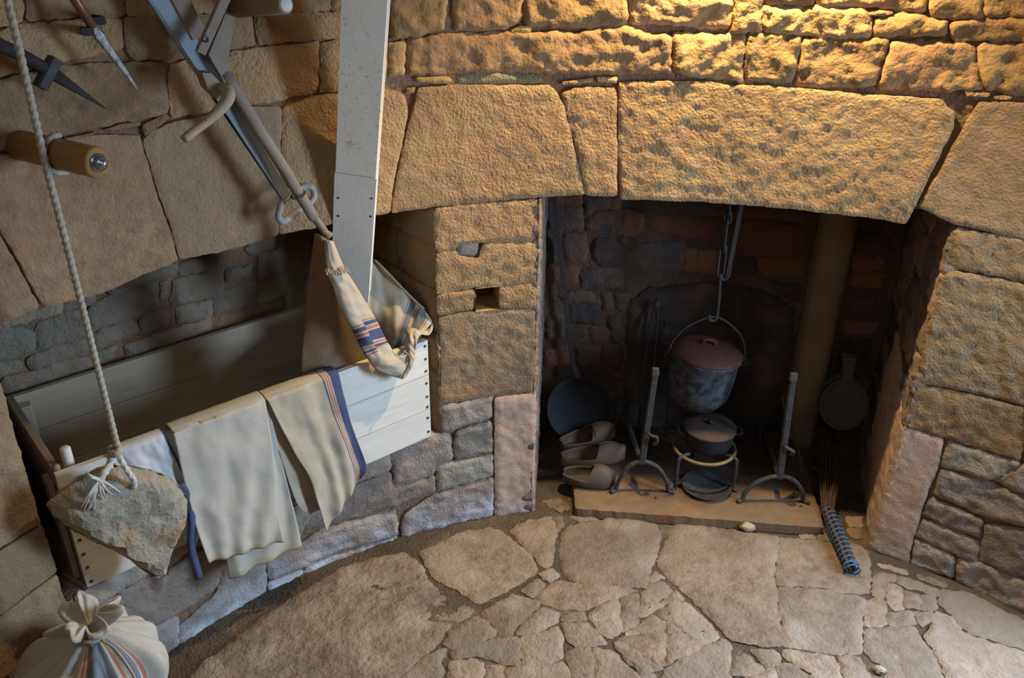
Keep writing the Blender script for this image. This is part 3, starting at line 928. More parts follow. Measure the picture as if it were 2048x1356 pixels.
back_px = [T(*kb, p) for p in (
    [(140, 130), (420, 135), (425, 320), (150, 325)], [(430, 60), (630, 70), (630, 155), (520, 165), (440, 240)], [(455, 240), (520, 180), (740, 175), (735, 370), (600, 360), (455, 330)],
    [(760, 160), (870, 190), (910, 250), (890, 330), (830, 370), (755, 375)], [(140, 390), (215, 390), (235, 450), (200, 580), (140, 575)], [(280, 370), (450, 350), (455, 480), (440, 580), (300, 600), (265, 500)],
    [(520, 390), (680, 385), (720, 470), (730, 580), (620, 620), (530, 590), (500, 500)], [(690, 390), (880, 400), (870, 440), (760, 445)], [(760, 545), (900, 430), (1230, 430), (1220, 640), (1100, 635), (880, 610)],
    [(1245, 490), (1330, 470), (1330, 660), (1245, 650)], [(1350, 500), (1500, 490), (1490, 680), (1345, 665)], [(750, 60), (1240, 90), (1240, 200), (940, 190), (870, 160)], [(1260, 110), (1520, 120), (1510, 220), (1270, 200)],
    [(930, 205), (1240, 218), (1480, 240), (1450, 400), (1230, 380), (1000, 330), (930, 280)], [(140, 640), (240, 620), (385, 620), (385, 760), (150, 740)], [(220, 840), (420, 810), (520, 840), (520, 900), (300, 910)],
    [(580, 820), (640, 830), (670, 930), (640, 970), (585, 960)], [(140, 1010), (280, 1000), (280, 1180), (140, 1200)], [(620, 1020), (720, 1000), (720, 1230), (660, 1210)], [(480, 1110), (590, 1090), (640, 1150), (620, 1230), (500, 1230)],
    [(120, 1290), (330, 1240), (350, 1400), (120, 1420)], [(400, 640), (740, 640), (740, 790), (420, 790)], [(690, 830), (790, 830), (770, 980), (690, 960)], [(310, 930), (560, 920), (560, 1080), (310, 1060)],
    [(380, 1260), (560, 1250), (560, 1420), (380, 1420)], [(580, 1250), (740, 1240), (720, 1450), (580, 1440)], [(640, 80), (730, 80), (730, 160), (650, 160)], [(140, 20), (420, 30), (410, 120), (140, 115)])]
back_px += [T(*kc, p) for p in (
    [(250, 130), (520, 150), (735, 180), (735, 330), (540, 340), (250, 330)], [(240, 400), (370, 400), (400, 500), (330, 520), (240, 500)], [(385, 400), (560, 390), (730, 400), (715, 520), (470, 530), (405, 480)],
    [(460, 560), (690, 590), (680, 700), (560, 660)], [(1040, 380), (1260, 400), (1250, 480), (1040, 490)], [(1050, 505), (1250, 505), (1240, 600), (1030, 590)], [(1040, 680), (1200, 690), (1190, 790), (1030, 780)],
    [(1060, 200), (1300, 250), (1290, 370), (1050, 360)], [(990, 830), (1220, 840), (1180, 920), (990, 930)], [(90, 60), (500, 60), (500, 130), (250, 120), (100, 110)], [(540, 70), (750, 90), (740, 170), (540, 140)],
    [(960, 950), (1170, 950), (1140, 1090), (950, 1080)])]
for p in back_px:
    v, f = slab([pxb(q) for q in p], fnb, seed=nseed(), **SK)
    mk('stone', v, f, M['soot'], wb)
pw_rows(wb, fnb, Lb, [1.30, 1.42, 1.56, 1.75], 'soot', SK, 21)
pw_rows(wb, fnb, 0.40, [-0.02, 0.12, 0.24], 'soot', SK, 22)
v, f = slab([pxb(q) for q in ((1246, 862), (1256, 604), (1300, 577), (1430, 566), (1520, 580), (1592, 622), (1560, 862))], fnb, seed=nseed(), thick=0.04, g=0.02, rough=0.006, lump=0.010, er=0.05, edrop=0.02, jit=0.02, base=0.012)
setp(mk('fireback', v, f, M['plaster'], wb), label='soot-blackened plaster fireback')
# plastered pillar running up the back of the fireplace
cv = []
for i, z in enumerate(frange(0.0, 1.75, 14)):
    for j in range(13):
        t = PI * j / 12
        s = 1.345 + 0.082 * -math.cos(t)
        h = 0.105 * math.sin(t) ** 0.45 + 0.004 * noise.noise(V((z * 5, j * 0.3, 3)))
        cv.append(fnb(s, z, h))
cf = [(i * 13 + j, i * 13 + j + 1, i * 13 + 14 + j, i * 13 + 13 + j) for i in range(14) for j in range(12)]
setp(mk('pilaster', cv, cf, M['column'], wb), label='tan plastered pillar')

# niche
NA, NB = V((-1.459, 2.19, 0)), V((-0.303, 3.19, 0))
nu = (NB - NA).normalized()
nd = V((-nu.y, nu.x, 0))
ND = 0.66
b0, b1 = NA + nd * ND, NB + nd * ND
wn, fnn, Ln, pxn = plane_wall('wall_niche_back', (b0.x, b0.y), (b1.x, b1.y), 0.4, 1.75, 'mortar')
NK = dict(rough=0.005, ridge=0.007, lump=0.009, er=0.012, edrop=0.010, jit=0.009, gap=-0.015, thick=0.05, g=0.015)
k4 = (0, 400, 2.923)
for p in ([(-150, 830), (0, 770), (150, 755), (205, 790), (210, 880), (60, 930), (-150, 990)], [(225, 740), (380, 670), (500, 640), (520, 700), (520, 800), (230, 880)],
          [(530, 610), (700, 560), (850, 510), (930, 490), (930, 640), (700, 720), (530, 780)], [(160, 940), (300, 880), (500, 820), (510, 900), (180, 1000)],
          [(540, 790), (780, 700), (820, 780), (560, 880)], [(820, 700), (950, 640), (1000, 680), (985, 740), (830, 790)], [(1020, 480), (1300, 400), (1310, 560), (1010, 620)],
          [(1045, 640), (1240, 590), (1230, 690), (1050, 725)], [(740, 860), (1000, 770), (1230, 700), (1240, 760), (900, 880), (740, 940)], [(500, 930), (680, 860), (670, 930), (560, 970)],
          [(20, 1060), (300, 980), (540, 930), (560, 990), (300, 1080), (30, 1170)], [(1320, 420), (1470, 390), (1470, 450), (1330, 480)], [(1530, 320), (1790, 260), (1790, 420), (1520, 460)],
          [(1250, 560), (1500, 480), (1500, 600), (1260, 680)], [(1520, 480), (1790, 430), (1790, 560), (1520, 600)], [(560, 520), (760, 440), (1050, 370), (1040, 440), (760, 500), (570, 530)],
          [(380, 600), (540, 540), (560, 590), (390, 650)], [(0, 720), (180, 670), (370, 600), (370, 660), (180, 710), (0, 760)], [(1440, 280), (1610, 220), (1610, 290), (1500, 320), (1440, 310)], [(1060, 380), (1300, 310), (1290, 390), (1060, 450)],
          [(630, 540), (790, 500), (740, 545), (660, 555)], [(950, 490), (985, 480), (975, 570), (955, 575)], [(-150, 1010), (130, 950), (120, 1000), (-150, 1080)]):
    v, f = slab([pxn(q) for q in T(*k4, p)], fnn, seed=nseed(), **NK)
    mk('stone', v, f, M['niche'], wn)
pw_rows(wn, fnn, Ln, [0.49, 0.62, 0.78, 0.90], 'niche', NK, 31)
pw_rows(wn, fnn, Ln, [1.36, 1.5, 1.75], 'niche', NK, 32)
pw_rows(wn, fnn, Ln, [0.90, 1.06, 1.21, 1.36], 'niche', NK, 33, u0=1.22)
wj, fnj, Lj, _ = plane_wall('wall_niche_right', (b1.x, b1.y), (NB.x, NB.y), 0.4, 1.53, 'mortar', e1=0)
pw_rows(wj, fnj, Lj - 0.003, [0.49, 0.80, 0.98, 1.18, 1.36, 1.52], 'dress', {**NK, 'gap': 0.004, 'rough': 0.005, 'lump': 0.006}, 41, 0.25, 0.45)
wk, fnk, Lk, _ = plane_wall('wall_niche_left', (NA.x, NA.y), (b0.x, b0.y), 0.4, 1.75, 'mortar', e0=0)
pw_rows(wk, fnk, Lk, [0.49, 0.80, 1.06, 1.28, 1.5, 1.75], 'niche', {**NK, 'g': 0.025, 'gap': 0.0, 'base': -0.012, 'thick': 0.02}, 42, 0.25, 0.45, u0=0.03)
# ledge of the niche
sv = [cyl_pt(p, 0.496, -0.002) for p in frange(N0, N1, 16)] + [b1 + V((0, 0, 0.496)), b0 + V((0, 0, 0.496))]
led = mk('wall_niche_ledge', sv, [tuple(range(len(sv) - 1, -1, -1))], M['mortar'], smooth=False)
setp(led, kind='structure')
# flue throat and niche soffit: dark masonry closing the openings behind the lintels
for nm, pts, z in (('ceiling_niche', [cyl_pt(p, 1.56, -0.05) for p in frange(N0, N1, 12)] + [b1, b0], 1.545), ('ceiling_fireplace', [cyl_pt(p, 1.56, -0.05) for p in frange(H0, H1, 12)] + [V((*FR1, 0)), V((*FL1, 0))], 1.545)):
    vv = [V((p.x, p.y, z)) for p in pts]
    setp(mk(nm, vv, [tuple(range(len(vv)))], M['sootmortar'], smooth=False), kind='structure')

# plain rear of the round room, behind and beside the camera, with the doorway gap on the right
vs, fs = cyl_grid(frange(68, 280, 36), [-0.05, 1.0, 2.0, 3.3], lambda p, z: True, 0.0)
setp(mk('wall_rear', vs, fs, M['dress'], origin=(0, 0, 0)), kind='structure')

# ------------------------------------------------------------------ floor
nF = 64
fv = [V((CC.x + (RW + 0.1) * math.cos(2 * PI * i / nF), CC.y + (RW + 0.1) * math.sin(2 * PI * i / nF), -0.006)) for i in range(nF)]
ev = [V((x, y, -0.0075)) for x, y in ((0.0, 3.2), (1.75, 2.9), (1.95, 4.05), (0.05, 4.05))]
floor = mk('floor', fv + ev, [tuple(range(nF)), (nF, nF + 1, nF + 2, nF + 3)], M['dirt'], smooth=False, origin=(0, 0, 0))
setp(floor, kind='structure')


def floor_map(x, y, h):
    return V((x, y, h))


def split(poly, cuts):
    """break a traced flag along crack lines ((x0, y0), (x1, y1))"""
    out = [poly]
    for (ax_, ay_), (bx2, by2) in cuts:
        nx_ = []
        for P in out:
            A_, B_ = [], []
            sd = [(bx2 - ax_) * (y - ay_) - (by2 - ay_) * (x - ax_) for x, y in P]
            for i in range(len(P)):
                j = (i + 1) % len(P)
                (A_ if sd[i] >= 0 else B_).append(P[i])
                if sd[i] * sd[j] < 0:
                    t = sd[i] / (sd[i] - sd[j])
                    q = (P[i][0] + (P[j][0] - P[i][0]) * t, P[i][1] + (P[j][1] - P[i][1]) * t)
                    A_.append(q)
                    B_.append(q)
            nx_ += [Q for Q in (A_, B_) if len(Q) > 2]
        out = nx_
    return out


def fl(poly, mat='flag', plan=False, **kw):
    p = dict(thick=0.03, g=0.017, rough=0.005, er=0.010, edrop=0.007, gap=-0.01, jit=0.010, lump=0.008, base=0.005, tilt=0.004)
    p.update(kw)
    P = poly if plan else [tuple(on_z(x, y, 0.0).xy) for x, y in poly]
    v, f = slab(P, floor_map, seed=nseed(), **p)
    return mk('flagstone', v, f, M[mat], floor)


fl([(818, 1097), (842, 1123), (861, 1157), (900, 1186), (953, 1218), (946, 1232), (893, 1261), (873, 1290), (825, 1329), (760, 1410), (345, 1410), (400, 1335), (470, 1280), (545, 1222), (615, 1178), (680, 1136), (752, 1110)], 'flagrough', rough=0.006, lump=0.009, g=0.015, er=0.03)
K2 = (800, 1000, 3.8096)
for p in ([(150, 400), (300, 330), (480, 240), (700, 210), (810, 260), (1000, 420), (1050, 540), (860, 660), (620, 780), (580, 770), (440, 690), (270, 600), (180, 470)],
          [(850, 240), (900, 180), (1165, 125), (1190, 240), (1155, 480), (1100, 520), (1040, 460), (950, 350)],
          [(1230, 250), (1290, 200), (1420, 165), (1540, 160), (1600, 125), (1840, 165), (1940, 190), (1980, 250), (1970, 370), (1900, 560), (1880, 670), (1600, 650), (1380, 620), (1290, 600), (1245, 530), (1225, 380)],
          [(1060, 560), (1160, 520), (1215, 580), (1140, 630)], [(920, 690), (1050, 600), (1110, 640), (1010, 745)],
          [(1030, 740), (1110, 660), (1180, 615), (1300, 620), (1650, 660), (1810, 690), (1680, 740), (1500, 800), (1420, 835), (1240, 830), (1090, 790)],
          [(630, 840), (860, 720), (1060, 770), (1070, 800), (880, 970), (850, 1030), (770, 1030), (690, 950), (640, 890)],
          [(330, 1100), (380, 1010), (470, 950), (590, 890), (650, 920), (740, 1030), (600, 1085), (400, 1135)],
          [(890, 1000), (950, 920), (1080, 820), (1220, 860), (1190, 930), (1060, 1000), (890, 1030)], [(1240, 870), (1390, 840), (1430, 920), (1240, 930)],
          [(1240, 945), (1430, 940), (1520, 1030), (1570, 1100), (1330, 1110), (1270, 1060)], 
          [(390, 1150), (600, 1095), (740, 1050), (890, 1035), (920, 1110), (920, 1270), (780, 1240), (600, 1180), (400, 1210)], [(930, 1040), (1080, 1010), (1200, 950), (1240, 1060), (1235, 1215), (1080, 1250), (935, 1270)],
          [(380, 1230), (450, 1215), (590, 1210), (635, 1240), (640, 1420), (370, 1420)], [(660, 1250), (780, 1260), (800, 1300), (790, 1420), (660, 1420)],
          [(815, 1290), (900, 1275), (1230, 1230), (1300, 1320), (1310, 1420), (810, 1420)], [(1255, 1170), (1310, 1130), (1440, 1115), (1455, 1150), (1480, 1250), (1480, 1420), (1320, 1420), (1310, 1310)],
          [(1470, 1120), (1600, 1140), (1700, 1230), (1830, 1340), (1860, 1420), (1490, 1420), (1490, 1250)], [(1680, 1150), (1750, 1180), (1930, 1290), (1850, 1340), (1700, 1200)],
          [(310, 1130), (365, 1130), (300, 1220), (330, 1300), (320, 1420), (-60, 1420), (150, 1230)], [(1170, 130), (1230, 130), (1235, 200), (1200, 240), (1185, 190)], [(1080, 5), (1230, -15), (1300, 60), (1220, 90)], [(1290, 130), (1420, 90), (1500, 110), (1500, 150), (1380, 160)]):
    fl(T(*K2, p), gap=-0.012)
for q_ in split(T(*K2, [(1440, 860), (1520, 800), (1650, 740), (1820, 700), (1830, 760), (1815, 940), (1590, 1060), (1520, 1000), (1440, 900)]), [((1172, 1246), (1290, 1234)), ((1240, 1200), (1246, 1290))]):
    fl(q_, gap=-0.008)
K3 = (1280, 1000, 3.8096)
for p in ([(210, 290), (230, 200), (320, 150), (440, 170), (700, 230), (800, 245), (1050, 275), (1060, 350), (1030, 470), (1020, 600), (1045, 700), (1050, 820), (1075, 950), (1080, 1110), (960, 1120), (820, 1090), (690, 1070), (620, 980), (540, 900), (430, 790), (330, 690), (230, 610), (140, 500), (150, 400)],
          [(1065, 280), (1200, 290), (1450, 325), (1680, 350), (1740, 400), (1760, 530), (1740, 720), (1600, 710), (1380, 660), (1050, 650), (1035, 560), (1045, 420)],
          [(1060, 665), (1380, 675), (1600, 725), (1720, 740), (1700, 870), (1690, 1000), (1700, 1150), (1640, 1170), (1480, 1170), (1320, 1140), (1090, 1110), (1085, 960), (1060, 850)]):
    fl(T(*K3, p), gap=-0.009, lump=0.008)
for p in ([(1215, 265), (1330, 250), (1340, 290), (1220, 290)], [(1350, 250), (1480, 240), (1500, 320), (1360, 300)], [(1590, 210), (1690, 210), (1690, 290), (1650, 300), (1600, 270)], [(1400, 140), (1440, 150), (1480, 230), (1400, 210)], [(1570, 130), (1690, 130), (1690, 200), (1590, 200)],
          [(840, 1140), (1010, 1140), (1060, 1180), (1060, 1240), (980, 1290), (900, 1220)], [(700, 1220), (800, 1170), (960, 1290), (880, 1330), (700, 1345)], [(1080, 1190), (1100, 1140), (1480, 1190), (1500, 1230), (1380, 1290), (1290, 1320), (1180, 1240)],
          [(1060, 1250), (1150, 1250), (1290, 1330), (1290, 1420), (1060, 1420)], [(1300, 1330), (1500, 1240), (1560, 1420), (1300, 1420)], [(1510, 1190), (1660, 1190), (1800, 1420), (1570, 1420)], [(185, 1290), (450, 1130), (650, 1065), (690, 1100), (690, 1420), (190, 1420)],
          [(75, 640), (150, 620), (260, 690), (120, 790), (10, 850), (0, 730)], [(270, 690), (340, 760), (200, 790), (60, 870), (0, 900), (0, 860), (140, 790)], [(70, 600), (120, 550), (185, 590), (100, 630)], [(710, 1360), (860, 1345), (1040, 1270), (1045, 1420), (710, 1420)],
          [(-60, 1340), (100, 1320), (180, 1420), (-60, 1420)]):
    fl(T(*K3, p), gap=-0.012)
for q_ in split([(1272, 1252), (1296, 1231), (1354, 1202), (1380, 1207), (1406, 1231), (1422, 1247), (1440, 1275), (1393, 1302), (1332, 1331), (1306, 1344), (1275, 1331), (1235, 1300), (1228, 1285), (1250, 1270)], [((1300, 1220), (1420, 1300)), ((1340, 1200), (1330, 1345)), ((1230, 1270), (1420, 1262)), ((1270, 1300), (1330, 1335))]):
    fl(q_, 'flag', rough=0.006, gap=-0.006)
K4 = (1680, 1060, 4.5815)
for p in ([(300, 480), (310, 420), (415, 390), (420, 470), (405, 630), (300, 600)], [(430, 490), (500, 480), (570, 530), (575, 720), (510, 730), (440, 660), (425, 580)], [(600, 560), (730, 580), (730, 720), (590, 715)], [(755, 590), (870, 600), (890, 690), (870, 735), (750, 730)],
          [(240, 660), (290, 620), (420, 650), (420, 850), (380, 880), (230, 870)], [(430, 760), (660, 745), (700, 860), (600, 880), (470, 870), (425, 820)], [(690, 750), (840, 750), (840, 840), (750, 890), (710, 830)], [(860, 770), (900, 750), (1030, 795), (1110, 900), (1000, 880), (860, 850)],
          [(440, 390), (510, 410), (500, 470), (430, 470)], [(530, 420), (690, 460), (900, 540), (900, 600), (760, 560), (620, 530), (530, 480)], [(330, 310), (420, 310), (600, 370), (620, 410), (480, 370)], [(700, 410), (860, 440), (980, 500), (940, 520), (820, 480), (700, 430)],
          [(930, 540), (1180, 570), (1400, 690), (1690, 830), (1900, 945), (1900, 1180), (1690, 1090), (1400, 1010), (1180, 940), (1110, 880), (1040, 790), (910, 680)], [(840, 870), (900, 865), (1150, 940), (1400, 1030), (1690, 1110), (1900, 1190), (1900, 1500), (1040, 1500), (960, 1300), (860, 1110), (780, 980)],
          [(230, 920), (480, 885), (680, 890), (720, 950), (760, 1010), (850, 1110), (930, 1290), (980, 1380), (900, 1500), (420, 1500), (420, 1350), (380, 1230), (280, 1180), (240, 1120)]):
    fl(T(*K4, p), gap=-0.012)
# flags out of view towards and under the camera
rg = random.Random(5)
gp = {}
for i in range(-8, 9):
    for j in range(-8, 9):
        gp[i, j] = (CC.x + i * 0.36 + rg.uniform(-0.09, 0.09), 0.4 + j * 0.36 + rg.uniform(-0.09, 0.09))
for i in range(-8, 8):
    for j in range(-8, 8):
        q = [gp[i, j], gp[i + 1, j], gp[i + 1, j + 1], gp[i, j + 1]]
        if all(math.hypot(x - CC.x, y - CC.y) < RW - 0.02 for x, y in q) and max(y for x, y in q) < 2.18:
            fl(q, plan=True, g=0.05)

# ================================================================== THINGS
O3 = V((-1.42, 2.26, 0))


def bl(s, o, z):
    """bin coordinates: s along the bin, o towards the room from its front face, z up"""
    return O3 + BA * s - BD * o + V((0, 0, z))


def bpx(px, py, o):
    p = on_plane(px, py, bl(0, o, 0), BD)
    return ((p - O3).dot(BA), p.z)


def ico(c, r, sub=2, sq=(1, 1, 1), nz=0.25, fr=2.0, seed=0.0):
    bm = bmesh.new()
    bmesh.ops.create_icosphere(bm, subdivisions=sub, radius=1)
    vs = []
    for v in bm.verts:
        d = v.co.normalized()
        k = 1 + nz * fbm(d * fr + V((seed, seed * 2, 0)), 3)
        vs.append(V(c) + V((d.x * sq[0], d.y * sq[1], d.z * sq[2])) * r * k)
    fs = [tuple(v.index for v in f.verts) for f in bm.faces]
    bm.free()
    return vs, fs


# ------------------------------------------------------------------ wooden flour bin in the niche
BL, BDp, BZ0, BZ1, BT = 1.419, 0.60, 0.499, 0.968, 0.024
binr = thing('flour_bin', bl(BL / 2, -0.3, BZ0), 'long open bin of pale new pine boards standing in the wall niche', 'bin')
fz = [BZ0, 0.640, 0.805, BZ1]
FB = []
for a, b in zip(fz[:-1], fz[1:]):
    fb = mk('front_board', *beam(bl(0, -BT / 2, (a + b) / 2), bl(BL, -BT / 2, (a + b) / 2), b - a - 0.0025, BT, BD, bev=0.04), M['pine'], binr, smooth=False)
    FB.append(fb)
    mk('back_board', *beam(bl(BT, -BDp + BT / 2, (a + b) / 2), bl(BL - BT, -BDp + BT / 2, (a + b) / 2), b - a - 0.0025, BT, BD, bev=0.04), M['pineshade'], binr, smooth=False)
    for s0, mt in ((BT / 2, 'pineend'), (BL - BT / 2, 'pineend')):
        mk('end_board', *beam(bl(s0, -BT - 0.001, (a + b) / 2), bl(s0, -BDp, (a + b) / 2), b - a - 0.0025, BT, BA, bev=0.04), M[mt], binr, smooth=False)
mk('bottom_board', *beam(bl(BT, -BDp / 2, BZ0 + 0.012), bl(BL - BT, -BDp / 2, BZ0 + 0.012), BDp - 2 * BT - 0.004, 0.02, V((0, 0, 1)), bev=0.02), M['pineshade'], binr, smooth=False)
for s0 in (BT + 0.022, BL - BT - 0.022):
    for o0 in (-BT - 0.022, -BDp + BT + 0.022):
        mk('corner_post', *beam(bl(s0, o0, BZ0 + 0.024), bl(s0, o0, BZ1 - 0.03), 0.04, 0.04, BA), M['pineshade'], binr, smooth=False)
mk('dowel', *lathe(bl(0.055, -0.06, BZ1 - 0.05), [(0.0001, 0), (0.017, 0.0), (0.017, 0.095), (0.014, 0.1), (0.0001, 0.1)], sides=16), M['pine'], binr)
mk('dowel', *lathe(bl(BT / 2, -0.035, BZ1 - 0.01), [(0.0001, 0), (0.012, 0.0), (0.012, 0.022), (0.0001, 0.026)], sides=14), M['pineend'], binr)
# diagonal batten on the outer left end
mk('batten', *beam(bl(-0.012, -0.09, BZ0 + 0.01), bl(-0.012, -0.09, BZ1 - 0.06), 0.07, 0.02, BA), M['pineend'], binr, smooth=False)
for s0, zz in ((BL - 0.014, (0.945, 0.885, 0.828, 0.770, 0.705, 0.655, 0.600, 0.530)), (0.016, (0.905, 0.84, 0.77, 0.70, 0.64, 0.582, 0.52))):
    for z in zz:
        mk('screw', *lathe(bl(s0, 0.0005, z), [(0.0001, 0.002), (0.0022, 0.0016), (0.006, 0.002), (0.0062, -0.004)][::-1], axis=-BD, sides=10), M['screw'], FB[0 if z < 0.64 else 1 if z < 0.805 else 2])


# ------------------------------------------------------------------ draped cloths
def interp(lst, t):
    x = t * (len(lst) - 1)
    i = min(int(x), len(lst) - 2)
    f = x - i
    return tuple(a + (b - a) * f for a, b in zip(lst[i], lst[i + 1]))


def smooth_list(lst, n=6):
    pts = catmull([V((p[0], p[1], p[2] if len(p) > 2 else 0)) for p in lst], n)
    return [(p.x, p.y, p.z) for p in pts]


def solid(o, t=0.003, off=0):
    md = o.modifiers.new('cloth thickness', 'SOLIDIFY')
    md.thickness = t
    md.offset = off
    return o


def drape(name, left, right, o0, mats, stripes, parent, nu=56, nv=48, fold=0.012, ff=5.0, seed=0.0, inner=0.18, grow=0.03, label=None, hem=None):
    L = smooth_list([(*bpx(x, y, o0), 0) for x, y in left])
    Rr = smooth_list([(*bpx(x, y, o0), 0) for x, y in right])
    rows_ = []
    ztop = BZ1 + 0.006 + o0 * 0.4
    top_l, top_r = L[0][0], Rr[0][0]
    back = -BT - 0.012 - o0 * 0.5
    for k in range(8):       # inside of the bin, then over the top edge
        z = ztop - inner * (1 - k / 7)
        rows_.append([bl(top_l + (top_r - top_l) * u / nu, back - 0.02 * (1 - k / 7) + 0.004 * noise.noise(V((u * 0.15, k * 0.4, seed))), z - 0.004) for u in range(nu + 1)])
    for k in range(1, 6):
        t = k / 6
        rows_.append([bl(top_l + (top_r - top_l) * u / nu, back + (o0 - back) * t, ztop + 0.006 * math.sin(PI * t)) for u in range(nu + 1)])
    for j in range(nv + 1):
        t = j / nv
        l, r = interp(L, t), interp(Rr, t)
        rw = []
        for u in range(nu + 1):
            a = u / nu
            s = l[0] + (r[0] - l[0]) * a
            z = l[1] + (r[1] - l[1]) * a
            o = o0 + grow * t + fold * (0.25 + t) * (0.5 + 0.5 * math.sin(ff * a * 2 * PI * (0.7 + 0.5 * t) + seed * 3 + 2.0 * noise.noise(V((a * 2, t * 1.5, seed))))) + 0.006 * fbm(V((a * 4, t * 5, seed)), 2)
            if j == 0: z = max(z, ztop - 0.004) * 0 + (ztop - 0.002)
            rw.append(bl(s, max(o, 0.004), min(z, ztop - 0.002)))
        rows_.append(rw)
    vs = [p for r in rows_ for p in r]
    n = nu + 1
    fs, mi = [], []
    for j in range(len(rows_) - 1):
        tj = (j - 13 + 0.5) / nv
        for u in range(nu):
            fs.append((j * n + u, j * n + u + 1, (j + 1) * n + u + 1, (j + 1) * n + u))
            a = (u + 0.5) / nu
            m = 0
            for s0, s1, k in stripes:
                if s0 <= a < s1: m = k
            if hem and tj > hem: m = len(mats) - 1
            mi.append(m)
    o = mk(name, vs, fs, None, parent, mats=[M[m] for m in mats], midx=mi)
    if label: o['label'] = label
    return solid(o)


c2 = thing('grain_sack', bl(0.56, 0.0, BZ1), 'plain natural linen sack folded over the middle of the pine bin front', 'sack')
drape('under_layer', [(349, 852), (400, 940), (438, 1060), (455, 1154)], [(532, 797), (552, 880), (578, 990), (597, 1086)], 0.010, ['linen', 'hem'], [], c2, seed=4.0, fold=0.014, ff=2.0, grow=0.012, hem=0.955)
drape('front_layer', [(343, 852), (352, 900), (370, 985), (390, 1060), (408, 1114)], [(529, 795), (539, 870), (546, 950), (550, 1020), (556, 1072)], 0.026, ['linen', 'hem'], [], c2, seed=1.0, fold=0.010, ff=3.0, grow=0.035, hem=0.965)
c3 = thing('grain_sack', bl(0.86, 0.0, BZ1), 'linen sack with blue and red edge stripes folded over bin front', 'sack')
st3 = [(0.76, 0.785, 1), (0.80, 0.815, 2), (0.835, 0.855, 2), (0.88, 1.01, 1)]
drape('under_layer', [(523, 795), (545, 870), (566, 935), (592, 1008), (616, 1024)], [(676, 745), (690, 830), (703, 920), (705, 960), (701, 985)], 0.008, ['linenwarm', 'blue', 'red'], [(0.80, 0.85, 1), (0.88, 0.92, 2), (0.95, 1.01, 1)], c3, seed=7.0, fold=0.006, ff=2.0, grow=0.012)
drape('front_layer', [(530, 791), (558, 850), (584, 902), (612, 950), (626, 998), (642, 1052)], [(675, 742), (683, 785), (695, 832), (710, 880), (722, 920), (717, 938)], 0.022, ['linenwarm', 'blue', 'red', 'hem'], st3, c3, seed=9.0, fold=0.012, ff=2.6, grow=0.035, hem=0.972)
c1 = thing('grain_sack', bl(0.27, 0.0, BZ1), 'white cotton sack with dark blue tape behind the hanging stone', 'sack')
drape('front_layer', [(225, 913), (240, 960), (290, 1010), (335, 1050)], [(331, 872), (352, 915), (380, 975), (403, 1035), (388, 1088)], 0.012, ['whitecloth', 'blue'], [(0.965, 1.01, 1)], c1, seed=12.0, fold=0.008, ff=2.0, grow=0.02)
tp = [V((*bpx(x, y, 0.052), 0)) for x, y in ((361, 968), (372, 990), (383, 1030), (381, 1070), (388, 1115), (398, 1156))]
tp = catmull(tp, 6)
tv, tf, = [], []
for i, p in enumerate(tp):
    for k, (ds, do) in enumerate(((-0.013, 0.0), (-0.004, 0.006), (0.006, 0.005), (0.013, -0.001))):
        tv.append(bl(p.x + ds, 0.05 + do + 0.006 * math.sin(i * 0.5), p.y))
for i in range(len(tp) - 1):
    for k in range(3):
        tf.append((i * 4 + k, i * 4 + k + 1, i * 4 + 5 + k, i * 4 + 4 + k))
setp(solid(mk('hanging_tape', tv, tf, M['blue'], c1), 0.004), label='dark blue woven tape')


# ------------------------------------------------------------------ striped sack hanging open in the bin under the chute
def loft(A, B, nu=14, nv=50, bulge=0.0, wr=0.0, seed=0.0, wf=9.0):
    """surface between two px/offset curves (px, py, o)"""
    A = smooth_list(A)
    B = smooth_list(B)
    vs = []
    for j in range(nv + 1):
        t = j / nv
        a, b = interp(A, t), interp(B, t)
        pa = bl(*(lambda q: (q[0], a[2], q[1]))(bpx(a[0], a[1], a[2])))
        pb = bl(*(lambda q: (q[0], b[2], q[1]))(bpx(b[0], b[1], b[2])))
        for u in range(nu + 1):
            f = u / nu
            p = pa.lerp(pb, f)
            nrm = (CAM - p).normalized()
            p = p + nrm * (bulge * math.sin(PI * f) + wr * fbm(V((f * 2.5, t * wf, seed)), 2))
            vs.append(p)
    n = nu + 1
    fs = [(j * n + u, j * n + u + 1, (j + 1) * n + u + 1, (j + 1) * n + u) for j in range(nv) for u in range(nu)]
    return vs, fs, [(j + 0.5) / nv for j in range(nv) for u in range(nu)], [(u + 0.5) / nu for j in range(nv) for u in range(nu)]


def midx_of(ts, ranges):
    out = []
    for t in ts:
        m = 0
        for a, b, k in ranges:
            if a <= t < b: m = k
        out.append(m)
    return out


